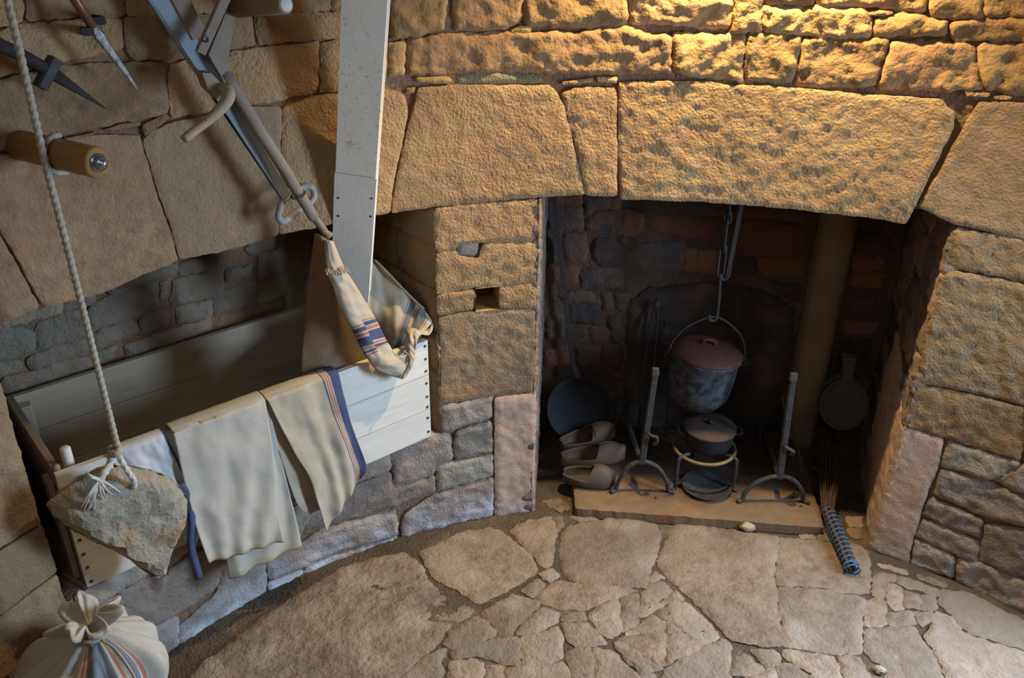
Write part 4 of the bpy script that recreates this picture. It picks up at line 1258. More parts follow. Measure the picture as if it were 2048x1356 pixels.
hs = thing('flour_sack', bl(1.15, -0.28, BZ0 + 0.03), 'open brown and cream flour sack with striped cuff hanging under the wooden chute', 'sack')
v, f, ts, us = loft([(630, 466, 0.035), (619, 540, -0.04), (609, 620, -0.09), (601, 700, -0.10), (598, 745, -0.10), (597, 800, -0.10), (600, 860, -0.10)],
                    [(662, 482, 0.035), (690, 560, 0.0), (715, 640, -0.03), (745, 720, -0.05), (775, 760, -0.06), (790, 800, -0.06), (800, 850, -0.06)], nu=22, nv=40, bulge=0.05, wr=0.012, seed=2.0, wf=3)
solid(mk('body', v, f, M['brownsack'], hs))
v, f, ts, us = loft([(648, 480, 0.065), (653, 540, 0.06), (665, 572, 0.055), (679, 616, 0.05), (703, 657, 0.045), (720, 692, 0.045), (736, 719, 0.05), (757, 742, 0.055), (801, 757, 0.055)],
                    [(666, 482, 0.06), (688, 534, 0.045), (710, 569, 0.035), (738, 616, 0.03), (753, 641, 0.03), (771, 678, 0.035), (781, 694, 0.04), (789, 712, 0.05), (813, 709, 0.05)], nu=14, nv=110, bulge=0.03, wr=0.012, seed=5.0, wf=8)
cuffst = [(0.10, 0.118, 3), (0.490, 0.502, 2), (0.512, 0.540, 1), (0.550, 0.564, 2), (0.576, 0.640, 1), (0.650, 0.664, 2), (0.674, 0.700, 1), (0.710, 0.724, 2)]
ts2 = [t + (0.03 if u > 0.5 else 0.0) for t, u in zip(ts, us)]
o = solid(mk('cuff', v, f, None, hs, mats=[M['creamsack'], M['blue'], M['red'], M['hem']], midx=midx_of(ts2, cuffst)))
o['label'] = 'cream folded cuff with red and blue stripes'
fr = []
for i in range(26):
    t = i / 25
    px, py = 651 + 44 * t, 541 - 5 * t + 3 * math.sin(i * 2.1)
    s, z = bpx(px, py, 0.075)
    fr.append(tube([bl(s, 0.072 + 0.008 * math.sin(i), z + 0.004), bl(s + random.uniform(-0.004, 0.004), 0.086, z - 0.006), bl(s + random.uniform(-0.006, 0.006), 0.082, z - random.uniform(0.008, 0.016))], 0.0022, 5))
mk('frayed_seam', *join(*fr), M['hem'], hs)
v, f, ts, us = loft([(760, 730, 0.055), (801, 757, 0.058), (818, 744, 0.058), (829, 716, 0.055), (832, 692, 0.05), (840, 670, 0.035), (858, 670, 0.015), (866, 650, -0.01), (856, 628, -0.03)],
                    [(780, 694, 0.03), (795, 712, 0.02), (812, 704, 0.01), (808, 684, -0.0), (813, 663, -0.01), (824, 656, -0.02), (842, 660, -0.03), (858, 648, -0.04), (846, 625, -0.05)], nu=12, nv=90, bulge=0.018, wr=0.012, seed=8.0, wf=12)
solid(mk('gathered_rim', v, f, M['creamsack'], hs), 0.004)
v, f, ts, us = loft([(728, 503, -0.22), (748, 519, -0.21), (790, 560, -0.14), (825, 596, -0.08), (847, 617, -0.04), (864, 645, -0.01)],
                    [(726, 690, -0.16), (745, 690, -0.15), (765, 705, -0.11), (785, 712, -0.07), (805, 712, -0.04), (818, 700, -0.01)], nu=24, nv=80, bulge=0.03, wr=0.016, seed=11.0, wf=5)
o = solid(mk('back_panel', v, f, None, hs, mats=[M['linenwarm'], M['navyin'], M['red']], midx=midx_of([t for t, u in zip(ts, us)], [(0.56, 0.58, 2), (0.59, 0.68, 1), (0.69, 0.71, 2), (0.72, 0.90, 1), (0.915, 0.935, 2)])))
sm_ = catmull([bl(*(lambda q, oo: (q[0], oo, q[1]))(bpx(x, y, oo), oo)) for x, y, oo in ((748, 519, -0.205), (775, 545, -0.16), (805, 577, -0.11), (830, 602, -0.068), (848, 618, -0.036))], 8)
mk('rim_seam', *tube(sm_, 0.005, 7), M['hem'], hs)
cr = catmull([bl(*(lambda q: (q[0], 0.075, q[1]))(bpx(x, y, 0.075))) for x, y in ((806, 702), (817, 711), (819, 722), (815, 735), (808, 748), (803, 758))], 5)
mk('tie_cord', *tube(cr, 0.0045, 8, lobes=3, twist=160), M['greystring'], hs)
# lower part of the bag standing inside the bin
bv, bf = [], []
for i, z in enumerate(frange(0.53, 0.95, 8)):
    for j in range(36):
        t = 2 * PI * j / 36
        k = 1 + 0.05 * fbm(V((math.cos(t) * 2, math.sin(t) * 2, z * 4)), 2) - (0.12 if i == 0 else 0)
        bv.append(bl(1.20 + 0.15 * k * math.cos(t), -0.27 + 0.15 * k * math.sin(t), z))
for i in range(8):
    for j in range(36):
        bf.append((i * 36 + j, i * 36 + (j + 1) % 36, i * 36 + 36 + (j + 1) % 36, i * 36 + 36 + j))
bf.append(tuple(range(35, -1, -1)))
solid(mk('lower_body', bv, bf, M['brownsack'], hs))

# ------------------------------------------------------------------ wooden chute
cb = on_plane(706, 470, bl(0, -0.055, 0), BD)
dep = (cb - CAM).dot(_F)
r0 = ray(734, -90).normalized()
ct = CAM + r0 * (dep * 0.80 / r0.dot(_F))
axis = (ct - cb).normalized()
bot = cb - axis * 0.30
top = ct
cw_b = 80 / FPX * dep
CWD = V((1, 0, 0))
chn = CWD.cross(axis).normalized()
if chn.y > 0: chn = -chn            # front face looks at the room
ch = thing('grain_chute', bot, 'tall pale wooden chute slanting down into the open flour sack', 'chute')
jn = on_plane(714, 348, cb, chn)
jt = (jn - bot).dot(axis)
LT = (top - bot).length
for nm, a, b, mt, wd in (('front_board', jt + 0.0015, LT, 'chute', cw_b * 0.955), ('front_board', 0.0, jt - 0.0015, 'chuteclean', cw_b)):
    cfb = mk(nm, *beam(bot + axis * a, bot + axis * b, wd, 0.02, chn, bev=0.05), M[mt], ch, smooth=False)
for sgn in (-1, 1):
    mk('side_board', *beam(bot + CWD * sgn * (cw_b / 2 - 0.013) - chn * 0.034, top + CWD * sgn * (cw_b * 0.955 / 2 - 0.011) - chn * 0.034, 0.022, 0.046, chn, bev=0.05), M['chuteedge'], ch, smooth=False)
mk('back_board', *beam(bot - chn * 0.066, top - chn * 0.066, cw_b * 0.97, 0.018, chn, bev=0.05), M['chute'], ch, smooth=False)
for x, y in ((676, 396), (743, 397), (676, 432), (741, 433)):
    p = on_plane(x, y, bot + chn * 0.0105, chn)
    mk('screw', *lathe(p, [(0.0045, -0.003), (0.0045, 0.0), (0.002, 0.0006), (0.0001, 0.0)], axis=chn, sides=10), M['screw'], cfb)

# ------------------------------------------------------------------ rope with hanging stone
RP = V((-1.195, 2.237, 0))
ro = thing('weight_rope', RP + V((0, 0, 1.09)), 'twisted hemp rope looped past the wall peg and tied round the grey stone', 'rope')
n = 460
rp = []
for i in range(n + 1):
    z = 3.2 - (3.2 - 1.10) * i / n
    rp.append(RP + V((0.006 * math.sin(z * 2.1) - 0.004 * math.exp(-((z - 2.0) / 0.2) ** 2), 0.004 * math.sin(z * 3 + 1), z)))
mk('rope_length', *tube(rp, 0.0088, 12, lobes=3, twist=95), M['rope'], ro)


def RPX(x, y, dr):
    return on_plane(x, y, bl(0, dr, 0), BD)


SO = 0.13
kn = [RPX(231, 892, SO + 0.02), RPX(239, 898, SO + 0.05), RPX(232, 907, SO + 0.06), RPX(222, 904, SO + 0.04), RPX(224, 895, SO + 0.0), RPX(236, 893, SO + 0.01), RPX(241, 902, SO + 0.04), RPX(230, 910, SO + 0.05), RPX(222, 908, SO + 0.03)]
mk('knot', *tube(catmull(kn, 8), 0.0095, 10, lobes=3, twist=95), M['rope'], ro)
mk('loop', *tube(catmull([RPX(228, 908, SO + 0.03), RPX(222, 925, SO + 0.05), RPX(209, 945, SO + 0.07), RPX(198, 962, SO + 0.075)], 14), 0.0105, 10, lobes=3, twist=95), M['rope2'], ro)
mk('loop', *tube(catmull([RPX(234, 906, SO + 0.03), RPX(243, 922, SO + 0.05), RPX(256, 944, SO + 0.07), RPX(266, 958, SO + 0.075), RPX(268, 975, SO + 0.06)], 14), 0.0085, 10, lobes=3, twist=95), M['rope2'], ro)
fy = []
for tx, ty in ((172, 944), (168, 950), (180, 1018), (168, 1020), (188, 1022), (174, 1024), (162, 1016), (205, 1000), (212, 998), (240, 985), (225, 990)):
    fy.append(tube(catmull([RPX(199, 960, SO + 0.078), RPX((199 + tx) / 2 + random.uniform(-4, 4), (960 + ty) / 2, SO + 0.092), RPX(tx, ty, SO + 0.075)], 5), [0.006 - 0.004 * i / 10 for i in range(11)], 6))
mk('frayed_end', *join(*fy), M['rope2'], ro)

st = thing('hanging_stone', bl(0.2, SO, 0.62), 'large angular grey and brown stone hung on a rope before the bin', 'stone')
spoly = [bpx(x, y, SO) for x, y in ((88, 1010), (130, 975), (182, 948), (215, 934), (252, 930), (300, 938), (335, 952), (362, 975), (378, 1003), (372, 1040), (358, 1075), (345, 1108), (336, 1150), (322, 1160), (300, 1150), (240, 1106), (180, 1078), (124, 1048))]


def stone_h(s, z, h):
    return bl(s, SO + h, z)


def stone_b(s, z, h):
    return bl(s, SO - h, z)


def facet(fn, seed, base):
    v, f = slab(spoly, fn, thick=0.0, g=0.026, rough=0.010, er=0.035, edrop=base, gap=0.0, jit=0.006, seed=seed, lump=0.03, base=base, tilt=0.008, lscale=5.0)
    return v, f


mk('rock', *join(facet(stone_h, 3.3, 0.055), facet(stone_b, 9.1, 0.05)), M['weight'], st, smooth=False)

# ------------------------------------------------------------------ pegs in the wall
p0, p1 = cyl_pt(-54.9, 1.985, -0.04), V((-1.079, 2.262, 1.978))
ax = (p1 - p0).normalized()
pg = thing('wall_peg', p0, 'thick varnished round wooden peg with a zinc bolt in its end', 'peg')
Lp = (p1 - p0).length
mk('shaft', *lathe(p0, [(0.0001, 0), (0.041, 0), (0.041, Lp - 0.006), (0.037, Lp), (0.0001, Lp)], axis=ax, sides=28), M['pegwood'], pg)
wsh = mk('washer', *lathe(p0 + ax * Lp, [(0.025, -0.002), (0.025, 0.004), (0.0001, 0.004)], axis=ax, sides=24), M['zinc'], pg)
mk('nut', *lathe(p0 + ax * (Lp + 0.004), [(0.019, 0), (0.019, 0.012), (0.012, 0.014), (0.012, 0.02), (0.0001, 0.021)], axis=ax, sides=6), M['zinc'], wsh)
wrp = []
pm = p0 + ax * (Lp * 0.56)
X_, Y_ = frame_of(ax, V((0, 0, 1)))
for i in range(41):
    t = 2 * PI * i / 40 * 0.75 - 0.3
    wrp.append(pm + ax * (0.012 * i / 40) + X_ * 0.049 * math.cos(t) + Y_ * 0.049 * math.sin(t))
mk('turn', *tube(wrp, 0.0085, 10, lobes=3, twist=95), M['rope'], ro)
p0, p1 = cyl_pt(-37.2, 2.262, -0.04), on_cyl(572, 9, 0.25)
ax = (p1 - p0).normalized()
pg2 = thing('wall_peg', p0, 'plain dull wooden peg above the hanging tools, pale at the end', 'peg')
Lp = (p1 - p0).length
mk('shaft', *lathe(p0, [(0.0001, 0), (0.025, 0), (0.027, Lp - 0.004), (0.022, Lp)], axis=ax, sides=24), M['pegdull'], pg2)
mk('end_cap', *lathe(p0 + ax * (Lp - 0.001), [(0.0222, 0), (0.018, 0.003), (0.0001, 0.004)], axis=ax, sides=20), M['pine'], pg2)


# ------------------------------------------------------------------ tools on the wall
def wn_at(p):
    return V((CC.x - p.x, CC.y - p.y, 0)).normalized()


def extr(pts, dr, th):
    """plate with a px outline lying parallel to the wall"""
    c = on_cyl(sum(p[0] for p in pts) / len(pts), sum(p[1] for p in pts) / len(pts), dr)
    nn = wn_at(c)
    P = [on_plane(x, y, c, nn) for x, y in pts]
    n = len(P)
    vs = [p + nn * th / 2 for p in P] + [p - nn * th / 2 for p in P]
    fs = [tuple(range(n)), tuple(range(2 * n - 1, n - 1, -1))] + [(i, (i + 1) % n, n + (i + 1) % n, n + i)[::-1] for i in range(n)]
    return vs, fs


a, b = on_cyl(285, -60, 0.10), on_cyl(573, 393, 0.10)
rb = thing('metal_bar', b, 'long blue-grey painted bar tapering down to the white iron link', 'bar')
mk('blade', *beam(a, b, 0.056, 0.012, wn_at(b), 0.034, 0.010), M['greypaint'], rb, smooth=False)
a2, b2 = on_cyl(263, -60, 0.09), on_cyl(428, 190, 0.09)
mk('lower_rib', *beam(a2, b2, 0.022, 0.026, wn_at(b), 0.020, 0.024), M['greypaint'], rb, smooth=False)
mk('lower_rib', *beam(b2, on_cyl(566, 396, 0.085), 0.018, 0.02, wn_at(b), 0.014, 0.014), M['greydark'], rb, smooth=False)

pd = thing('wooden_paddle', on_cyl(652, 466, 0.14), 'old wooden pole with a broad flat head, resting in the white iron link', 'tool')
mk('head', *extr([(414, 108), (447, 27), (463, 33), (462, 64), (455, 104), (452, 130), (460, 152), (446, 166), (437, 148)], 0.13, 0.024), M['oldwood'], pd, smooth=False)
mk('pole', *beam(on_cyl(448, 146, 0.13), on_cyl(628, 436, 0.14), 0.036, 0.03, wn_at(b), 0.034, 0.03, bev=0.28, n=10, wob=0.004), M['oldwood'], pd)
mk('tip', *tube(catmull([on_cyl(615, 415, 0.14), on_cyl(636, 445, 0.14), on_cyl(650, 464, 0.145), on_cyl(659, 474, 0.15)], 6), [0.013] * 12 + [0.0125, 0.013, 0.014, 0.0155, 0.0165, 0.0165, 0.0145], 14), M['oldwood'], pd)
wr_ = []
cpt, cdir = on_cyl(594, 386, 0.138), (on_cyl(628, 436, 0.14) - on_cyl(448, 146, 0.13)).normalized()
X_, Y_ = frame_of(cdir, wn_at(cpt))
for i in range(49):
    t = 4 * PI * i / 48
    wr_.append(cpt + cdir * (0.012 * i / 48) + X_ * 0.022 * math.cos(t) + Y_ * 0.024 * math.sin(t))
mk('wire_binding', *tube(wr_, 0.0018, 6), M['iron'], pd)

bt = thing('wooden_batten', on_cyl(402, 108, 0.17), 'short old wooden batten with a bolt hole, slanting across the tools', 'batten')
mk('slat', *beam(on_cyl(470, -50, 0.17), on_cyl(400, 106, 0.17), 0.028, 0.02, wn_at(b), 0.028, 0.02), M['oldwood'], bt, smooth=False)
bc = on_cyl(411, 78, 0.181)
mk('bolt', *lathe(bc, [(0.010, -0.002), (0.010, 0.003), (0.0055, 0.003), (0.005, -0.004), (0.0001, -0.004)], axis=wn_at(bc), sides=14), M['screw'], bt)
b2_ = thing('wooden_batten', on_cyl(396, 78, 0.11), 'wide old wooden batten behind the blue-grey painted bar', 'batten')
mk('slat', *beam(on_cyl(330, -60, 0.11), on_cyl(397, 72, 0.11), 0.052, 0.022, wn_at(b), 0.048, 0.02), M['oldwood'], b2_, smooth=False)
gp_ = thing('tool_grip', on_cyl(365, 280, 0.22), 'bent bleached branch grip wedged on a tan block over the grey bar', 'grip')
mk('block', *extr([(397, 143), (415, 143), (447, 176), (443, 192), (430, 196), (409, 176)], 0.15, 0.05), M['pegdull'], gp_, smooth=False)
mk('branch', *tube(catmull([on_cyl(445, 176, 0.17), on_cyl(456, 182, 0.195), on_cyl(455, 199, 0.215), on_cyl(437, 222, 0.225), on_cyl(410, 246, 0.23), on_cyl(386, 264, 0.235), on_cyl(368, 279, 0.24)], 7),
                     [0.013 + 0.006 * math.sin(PI * min(1, (i + 6) / 34)) for i in range(43)], 12), M['branch'], gp_)
# white iron link fixed to the wall
lk = thing('iron_link', on_cyl(590, 410, 0.0), 'chalky white iron link on the wall holding the old pole', 'link')
lp = catmull([on_cyl(566, 402, 0.09), on_cyl(558, 422, 0.09), on_cyl(557, 436, 0.09), on_cyl(566, 443, 0.09), on_cyl(582, 432, 0.085), on_cyl(604, 416, 0.08), on_cyl(621, 404, 0.08), on_cyl(628, 389, 0.08), on_cyl(622, 375, 0.08), on_cyl(607, 373, 0.08), on_cyl(588, 385, 0.085)], 6, closed=True)
mk('loop', *tube(lp, 0.0115, 12, closed=True), M['whitepaint'], lk)
mk('staple', *tube([on_cyl(600, 372, -0.03), on_cyl(604, 374, 0.05), on_cyl(607, 376, 0.085)], 0.011, 10), M['whitepaint'], lk)

# rusty rod with a bright blade
rr = thing('mill_chisel', on_cyl(274, 180, 0.10), 'rust-brown rod with a bright hammered steel blade hung on dark brackets', 'chisel')
mk('rod', *tube([on_cyl(118, -60, 0.10), on_cyl(150, 0, 0.10), on_cyl(186, 54, 0.10)], 0.013, 12), M['rustrod'], rr)
mk('blade', *tube(catmull([on_cyl(184, 52, 0.10), on_cyl(196, 68, 0.102), on_cyl(207, 83, 0.102), on_cyl(230, 115, 0.10), on_cyl(255, 150, 0.095), on_cyl(276, 181, 0.09)], 6), [0.010, 0.0105, 0.011, 0.012, 0.0125, 0.013, 0.0145, 0.0155, 0.016, 0.0155, 0.0145, 0.0135, 0.013, 0.0125, 0.012, 0.0115, 0.011, 0.0105, 0.010, 0.0095, 0.009, 0.0085, 0.008, 0.007, 0.0065, 0.006, 0.005, 0.0045, 0.0035, 0.0025, 0.001], 8, squash=0.5), M['steel'], rr)
for x, y in ((172, 62), (196, 40)):
    mk('bracket', *beam(on_cyl(x, y, -0.02), on_cyl(x + 4, y + 2, 0.11), 0.030, 0.02, V((0, 0, 1))), M['iron'], rr, smooth=False)
dk = thing('mill_pick', on_cyl(210, 216, 0.12), 'dark iron spike with a cross collar, point towards the rope', 'pick')
mk('shank', *tube(catmull([on_cyl(-60, 60, 0.11), on_cyl(0, 90, 0.11), on_cyl(45, 112, 0.11), on_cyl(92, 138, 0.11)], 6), 0.017, 12), M['greydark'], dk)
mk('spike', *beam(on_cyl(92, 138, 0.11), on_cyl(211, 217, 0.12), 0.036, 0.024, wn_at(on_cyl(150, 180, 0.11)), 0.003, 0.003), M['greydark'], dk, smooth=False)
mk('collar', *beam(on_cyl(110, 117, 0.11), on_cyl(80, 175, 0.11), 0.030, 0.034, wn_at(on_cyl(95, 145, 0.11))), M['iron'], dk, smooth=False)
mk('bracket', *beam(on_cyl(98, 138, -0.02), on_cyl(98, 142, 0.11), 0.03, 0.03, V((0, 0, 1))), M['iron'], dk, smooth=False)

# ------------------------------------------------------------------ tied sack on the floor
sx, sy = -1.335, 1.945
fs_ = thing('flour_sack', (sx, sy, 0), 'full tied cream sack with blue and red stripes in the bottom corner', 'sack')
prof = [(0.17, 0.0), (0.225, 0.012), (0.255, 0.06), (0.27, 0.14), (0.278, 0.24), (0.275, 0.34), (0.262, 0.43), (0.235, 0.51), (0.195, 0.575), (0.145, 0.62), (0.095, 0.648), (0.062, 0.662), (0.050, 0.675), (0.058, 0.690), (0.078, 0.705), (0.092, 0.722), (0.098, 0.738), (0.085, 0.742), (0.055, 0.722), (0.03, 0.70), (0.004, 0.69)]
prof = [(r * (0.86 if h < 0.6 else 0.78), h * 0.94) for r, h in prof]
camang = math.atan2(-sy, -sx)
NS = 180
pf = catmull([V((r, h, 0)) for r, h in prof], 3)
bv, bf, bm_ = [], [], []
for i, p in enumerate(pf):
    for j in range(NS):
        t = 2 * PI * j / NS
        c_, s_ = math.cos(t), math.sin(t)
        k = p.y
        fold = 0.10 * smoothstep(0.33, 0.62, k) * (math.sin(t * 9 + 1.5 * noise.noise(V((c_, s_, k * 3)))) + 0.6 * math.sin(t * 17 + 2))
        frill = 0.30 * smoothstep(0.63, 0.685, k) * (math.sin(t * 7 + 0.5) + 0.5 * math.sin(t * 12 + 1))
        lum = (0.11 * fbm(V((c_ * 1.7, s_ * 1.7, k * 5)), 2) + 0.05 * (0.4 - abs(noise.noise(V((c_ * 3.5, s_ * 3.5, k * 9)))))) * (1 - smoothstep(0.5, 0.62, k))
        r = p.x * (1 + fold + frill + lum)
        zz = k + 0.012 * frill * math.sin(t * 5) + 0.02 * smoothstep(0.64, 0.69, k) * math.sin(t * 3 + 1)
        ofs = 0.085 * smoothstep(0.30, 0.62, k)
        bv.append(V((sx + ofs + r * c_, sy + 0.02 * ofs + r * s_, max(zz, 0.002) + (0.012 * fbm(V((c_ * 3, s_ * 3, 9)), 1) if 0.05 < k < 0.6 else 0))))
strp = [(-32, -28, 2), (-24, -20, 2), (-20, 10.0, 1), (13.0, 17.0, 2), (21, 33, 1), (37, 41.0, 2)]
for i in range(len(pf) - 1):
    for j in range(NS):
        bf.append((i * NS + j, i * NS + (j + 1) % NS, i * NS + NS + (j + 1) % NS, i * NS + NS + j))
        d = math.degrees(((2 * PI * (j + 0.5) / NS - camang - math.radians(4) + PI) % (2 * PI)) - PI)
        m = 0
        for a0, a1, kk in strp:
            if a0 <= d < a1 and pf[i].y < 0.62 and i < 40: m = kk
        bm_.append(m)
bf.append(tuple(range(NS - 1, -1, -1)))
bm_.append(0)
solid(mk('sack_body', bv, bf, None, fs_, mats=[M['linen'], M['palblue'], M['red']], midx=bm_), 0.004)
sx += 0.085
tr = [V((sx + 0.054 * math.cos(t), sy + 0.054 * math.sin(t), 0.632 + 0.006 * math.sin(3 * t) + 0.012 * t / (6 * PI))) for t in [6 * PI * i / 120 for i in range(121)]]
mk('tie_string', *tube(tr, 0.004, 7), M['hem'], fs_)
ca_, sa_ = math.cos(camang + 0.35), math.sin(camang + 0.35)
mk('string_end', *tube(catmull([V((sx + 0.058 * ca_, sy + 0.058 * sa_, 0.632)), V((sx + 0.13 * ca_, sy + 0.12 * sa_, 0.625)), V((sx + 0.19 * ca_, sy + 0.18 * sa_, 0.57)), V((sx + 0.225 * ca_, sy + 0.23 * sa_, 0.52)), V((sx + 0.25 * ca_ + 0.02, sy + 0.25 * sa_, 0.47))], 8), 0.0035, 6), M['hem'], fs_)

# ------------------------------------------------------------------ hearth
hp_ = [(0.302, 3.265), (0.80, 3.218), (1.412, 3.152), (1.448, 3.55), (1.485, 3.91), (0.30, 3.95)]
v, f = slab(hp_, floor_map, thick=-0.0005, g=0.02, rough=0.0015, er=0.012, edrop=0.006, gap=0.0, jit=0.004, seed=5.5, lump=0.003, base=0.055, tilt=0.0, sm=1)
hz = thing('hearth_slab', (0.87, 3.5, 0), 'broad flat tan hearth stone lying in the fireplace opening', 'hearth')
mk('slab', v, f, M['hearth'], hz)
HZ = 0.056


def andiron(xl, xr, y, xp, ztop, xrear, yrear, label, lean, za, mat):
    t = thing('andiron', ((xl + xr) / 2, y, HZ), label, 'andiron')
    arc = catmull([V((xl - 0.025, y - 0.015, HZ + 0.008)), V((xl, y, HZ + 0.012)), V((xl + 0.012, y, HZ + 0.06)), V((xl + (xp - xl) * 0.45, y, HZ + (za - HZ) * 0.82)), V((xp, y, za)), V((xr - (xr - xp) * 0.45, y, HZ + (za - HZ) * 0.82)), V((xr - 0.012, y, HZ + 0.06)), V((xr, y, HZ + 0.012)), V((xr + 0.025, y - 0.015, HZ + 0.008))], 7)
    mk('foot_arch', *tube(arc, 0.0105, 10), M[mat], t)
    up = mk('upright', *beam((xp, y, za - 0.01), (xp + lean, y, ztop), 0.030, 0.022, V((0, 1, 0)), 0.026, 0.018, bev=0.2), M[mat], t, smooth=False)
    mk('finial', *beam((xp + lean, y, ztop - 0.002), (xp + lean * 1.02, y, ztop + 0.03), 0.034, 0.024, V((0, 1, 0)), 0.028, 0.018), M[mat], up, smooth=False)
    mk('log_bar', *tube(catmull([V((xp, y + 0.01, za - 0.012)), V((xp + (xrear - xp) * 0.3, y + (yrear - y) * 0.3, za - 0.02)), V((xrear, yrear, za - 0.035)), V((xrear, yrear + 0.015, HZ + 0.07)), V((xrear, yrear + 0.018, HZ + 0.006))], 7), 0.012, 10), M['iron'], t)
    return t


aL = andiron(0.495, 0.745, 3.385, 0.607, 0.70, 0.575, 3.84, 'iron andiron with tall upright beside the wooden clogs', 0.02, 0.232, 'irongrey')
hk = catmull([V((0.618, 3.37, 0.40)), V((0.632, 3.345, 0.402)), V((0.652, 3.34, 0.40)), V((0.66, 3.35, 0.37)), V((0.648, 3.36, 0.345))], 5)
mk('spit_hook', *tube(hk, 0.008, 8), M['irongrey'], aL)
aR = andiron(1.078, 1.362, 3.325, 1.232, 0.72, 1.27, 3.79, 'iron andiron with tall upright before the pale pillar', -0.022, 0.205, 'irongrey')
mk('spit_hook', *tube(catmull([V((1.222, 3.31, 0.38)), V((1.245, 3.29, 0.375)), V((1.262, 3.295, 0.36)), V((1.26, 3.31, 0.335))], 5), 0.008, 8), M['irongrey'], aR)

# trivet, stew pot on it, iron disc below
tc = V((0.915, 3.50, 0))
tri = thing('trivet', (tc.x, tc.y, HZ), 'round three-legged iron trivet with a brassy ring', 'trivet')
mk('ring', *tube([V((tc.x + 0.142 * math.cos(2 * PI * i / 48), tc.y + 0.142 * math.sin(2 * PI * i / 48), 0.238)) for i in range(48)], 0.0085, 10, closed=True, ref=(0, 0, 1)), M['brass'], tri)
for ang in (215, 325, 90):
    c_, s_ = math.cos(math.radians(ang)), math.sin(math.radians(ang))
    mk('leg', *tube(catmull([V((tc.x + 0.10 * c_, tc.y + 0.10 * s_, 0.238)), V((tc.x + 0.155 * c_, tc.y + 0.155 * s_, 0.238)), V((tc.x + 0.166 * c_, tc.y + 0.166 * s_, 0.20)), V((tc.x + 0.166 * c_, tc.y + 0.166 * s_, 0.10)), V((tc.x + 0.168 * c_, tc.y + 0.168 * s_, HZ + 0.012)), V((tc.x + 0.185 * c_, tc.y + 0.185 * s_, HZ + 0.008))], 5), 0.0085, 8), M['iron'], tri)
for ang in (215, 325, 90):
    c_, s_ = math.cos(math.radians(ang)), math.sin(math.radians(ang))
    mk('rail', *tube([V((tc.x + 0.138 * c_, tc.y + 0.138 * s_, 0.236)), V((tc.x, tc.y, 0.236))], 0.006, 6), M['iron'], tri)
pt = thing('stew_pot', (0.93, 3.505, 0.247), 'squat black casserole pot with a flat brown lid on the trivet', 'pot')
mk('body', *lathe((0.93, 3.505, 0.2475), [(0.0001, 0.0), (0.085, 0.0), (0.104, 0.01), (0.112, 0.035), (0.115, 0.085), (0.119, 0.092), (0.119, 0.096), (0.11, 0.096)], sides=40), M['castiron'], pt)
lidS = mk('lid', *lathe((0.93, 3.505, 0.344), [(0.122, 0.0), (0.124, 0.004), (0.118, 0.010), (0.08, 0.017), (0.03, 0.021), (0.0001, 0.021)], sides=40), M['brownlid'], pt)
mk('lid_knob', *lathe((0.93, 3.505, 0.364), [(0.012, 0.0), (0.008, 0.008), (0.014, 0.016), (0.010, 0.022), (0.0001, 0.023)], sides=18), M['castiron'], lidS)
for sg in (-1, 1):
    mk('handle', *tube(catmull([V((0.93 + sg * 0.112, 3.475, 0.325)), V((0.93 + sg * 0.142, 3.478, 0.33)), V((0.93 + sg * 0.147, 3.505, 0.332)), V((0.93 + sg * 0.142, 3.532, 0.33)), V((0.93 + sg * 0.112, 3.535, 0.325))], 5), 0.006, 8), M['castiron'], pt)
dk_ = thing('iron_plate', (0.93, 3.425, HZ), 'low round iron plate lying on the hearth under the trivet', 'plate')
mk('dish', *lathe((0.93, 3.425, HZ + 0.001), [(0.0001, 0.0), (0.10, 0.0), (0.115, 0.016), (0.119, 0.02), (0.115, 0.021), (0.098, 0.008), (0.0001, 0.007)], sides=44), M['iron'], dk_)

# big pot hanging on a chain and rods
hc = V((0.90, 3.62, 0))
hpot = thing('hanging_pot', (hc.x, hc.y, 0.40), 'big black cauldron with a rusty domed lid hanging over the hearth', 'pot')
tilt = Matrix.Rotation(math.radians(5), 3, 'Y')


def tl(vf, c=V((0.90, 3.62, 0.7))):
    return [c + tilt @ (p - c) for p in vf[0]], vf[1]


mk('body', *tl(lathe((hc.x, hc.y, 0.40), [(0.0001, 0.0), (0.07, 0.003), (0.108, 0.02), (0.136, 0.06), (0.148, 0.12), (0.152, 0.20), (0.154, 0.26), (0.162, 0.27), (0.162, 0.28), (0.15, 0.28)], sides=48)), M['chalkiron'], hpot)
lidH = mk('lid', *tl(lathe((hc.x, hc.y, 0.682), [(0.163, 0.0), (0.165, 0.006), (0.155, 0.016), (0.11, 0.032), (0.05, 0.040), (0.0001, 0.041)], sides=48)), M['rust'], hpot)
mk('lid_handle', *tl(tube(catmull([V((hc.x - 0.028, hc.y, 0.718)), V((hc.x - 0.022, hc.y, 0.745)), V((hc.x + 0.022, hc.y, 0.745)), V((hc.x + 0.028, hc.y, 0.718))], 6), 0.007, 8)), M['rust'], lidH)
mk('bail', *tl(tube(catmull([V((hc.x - 0.172, hc.y, 0.655)), V((hc.x - 0.168, hc.y, 0.72)), V((hc.x - 0.12, hc.y, 0.80)), V((hc.x - 0.03, hc.y, 0.86)), V((hc.x + 0.03, hc.y, 0.86)), V((hc.x + 0.12, hc.y, 0.80)), V((hc.x + 0.168, hc.y, 0.72)), V((hc.x + 0.172, hc.y, 0.655))], 7), 0.005, 8)), M['iron'], hpot)
for sg in (-1, 1):
    mk('lug', *tl(tube(catmull([V((hc.x + sg * 0.148, hc.y, 0.665)), V((hc.x + sg * 0.182, hc.y, 0.668)), V((hc.x + sg * 0.184, hc.y, 0.64)), V((hc.x + sg * 0.15, hc.y, 0.625))], 5), 0.008, 8)), M['castiron'], hpot)
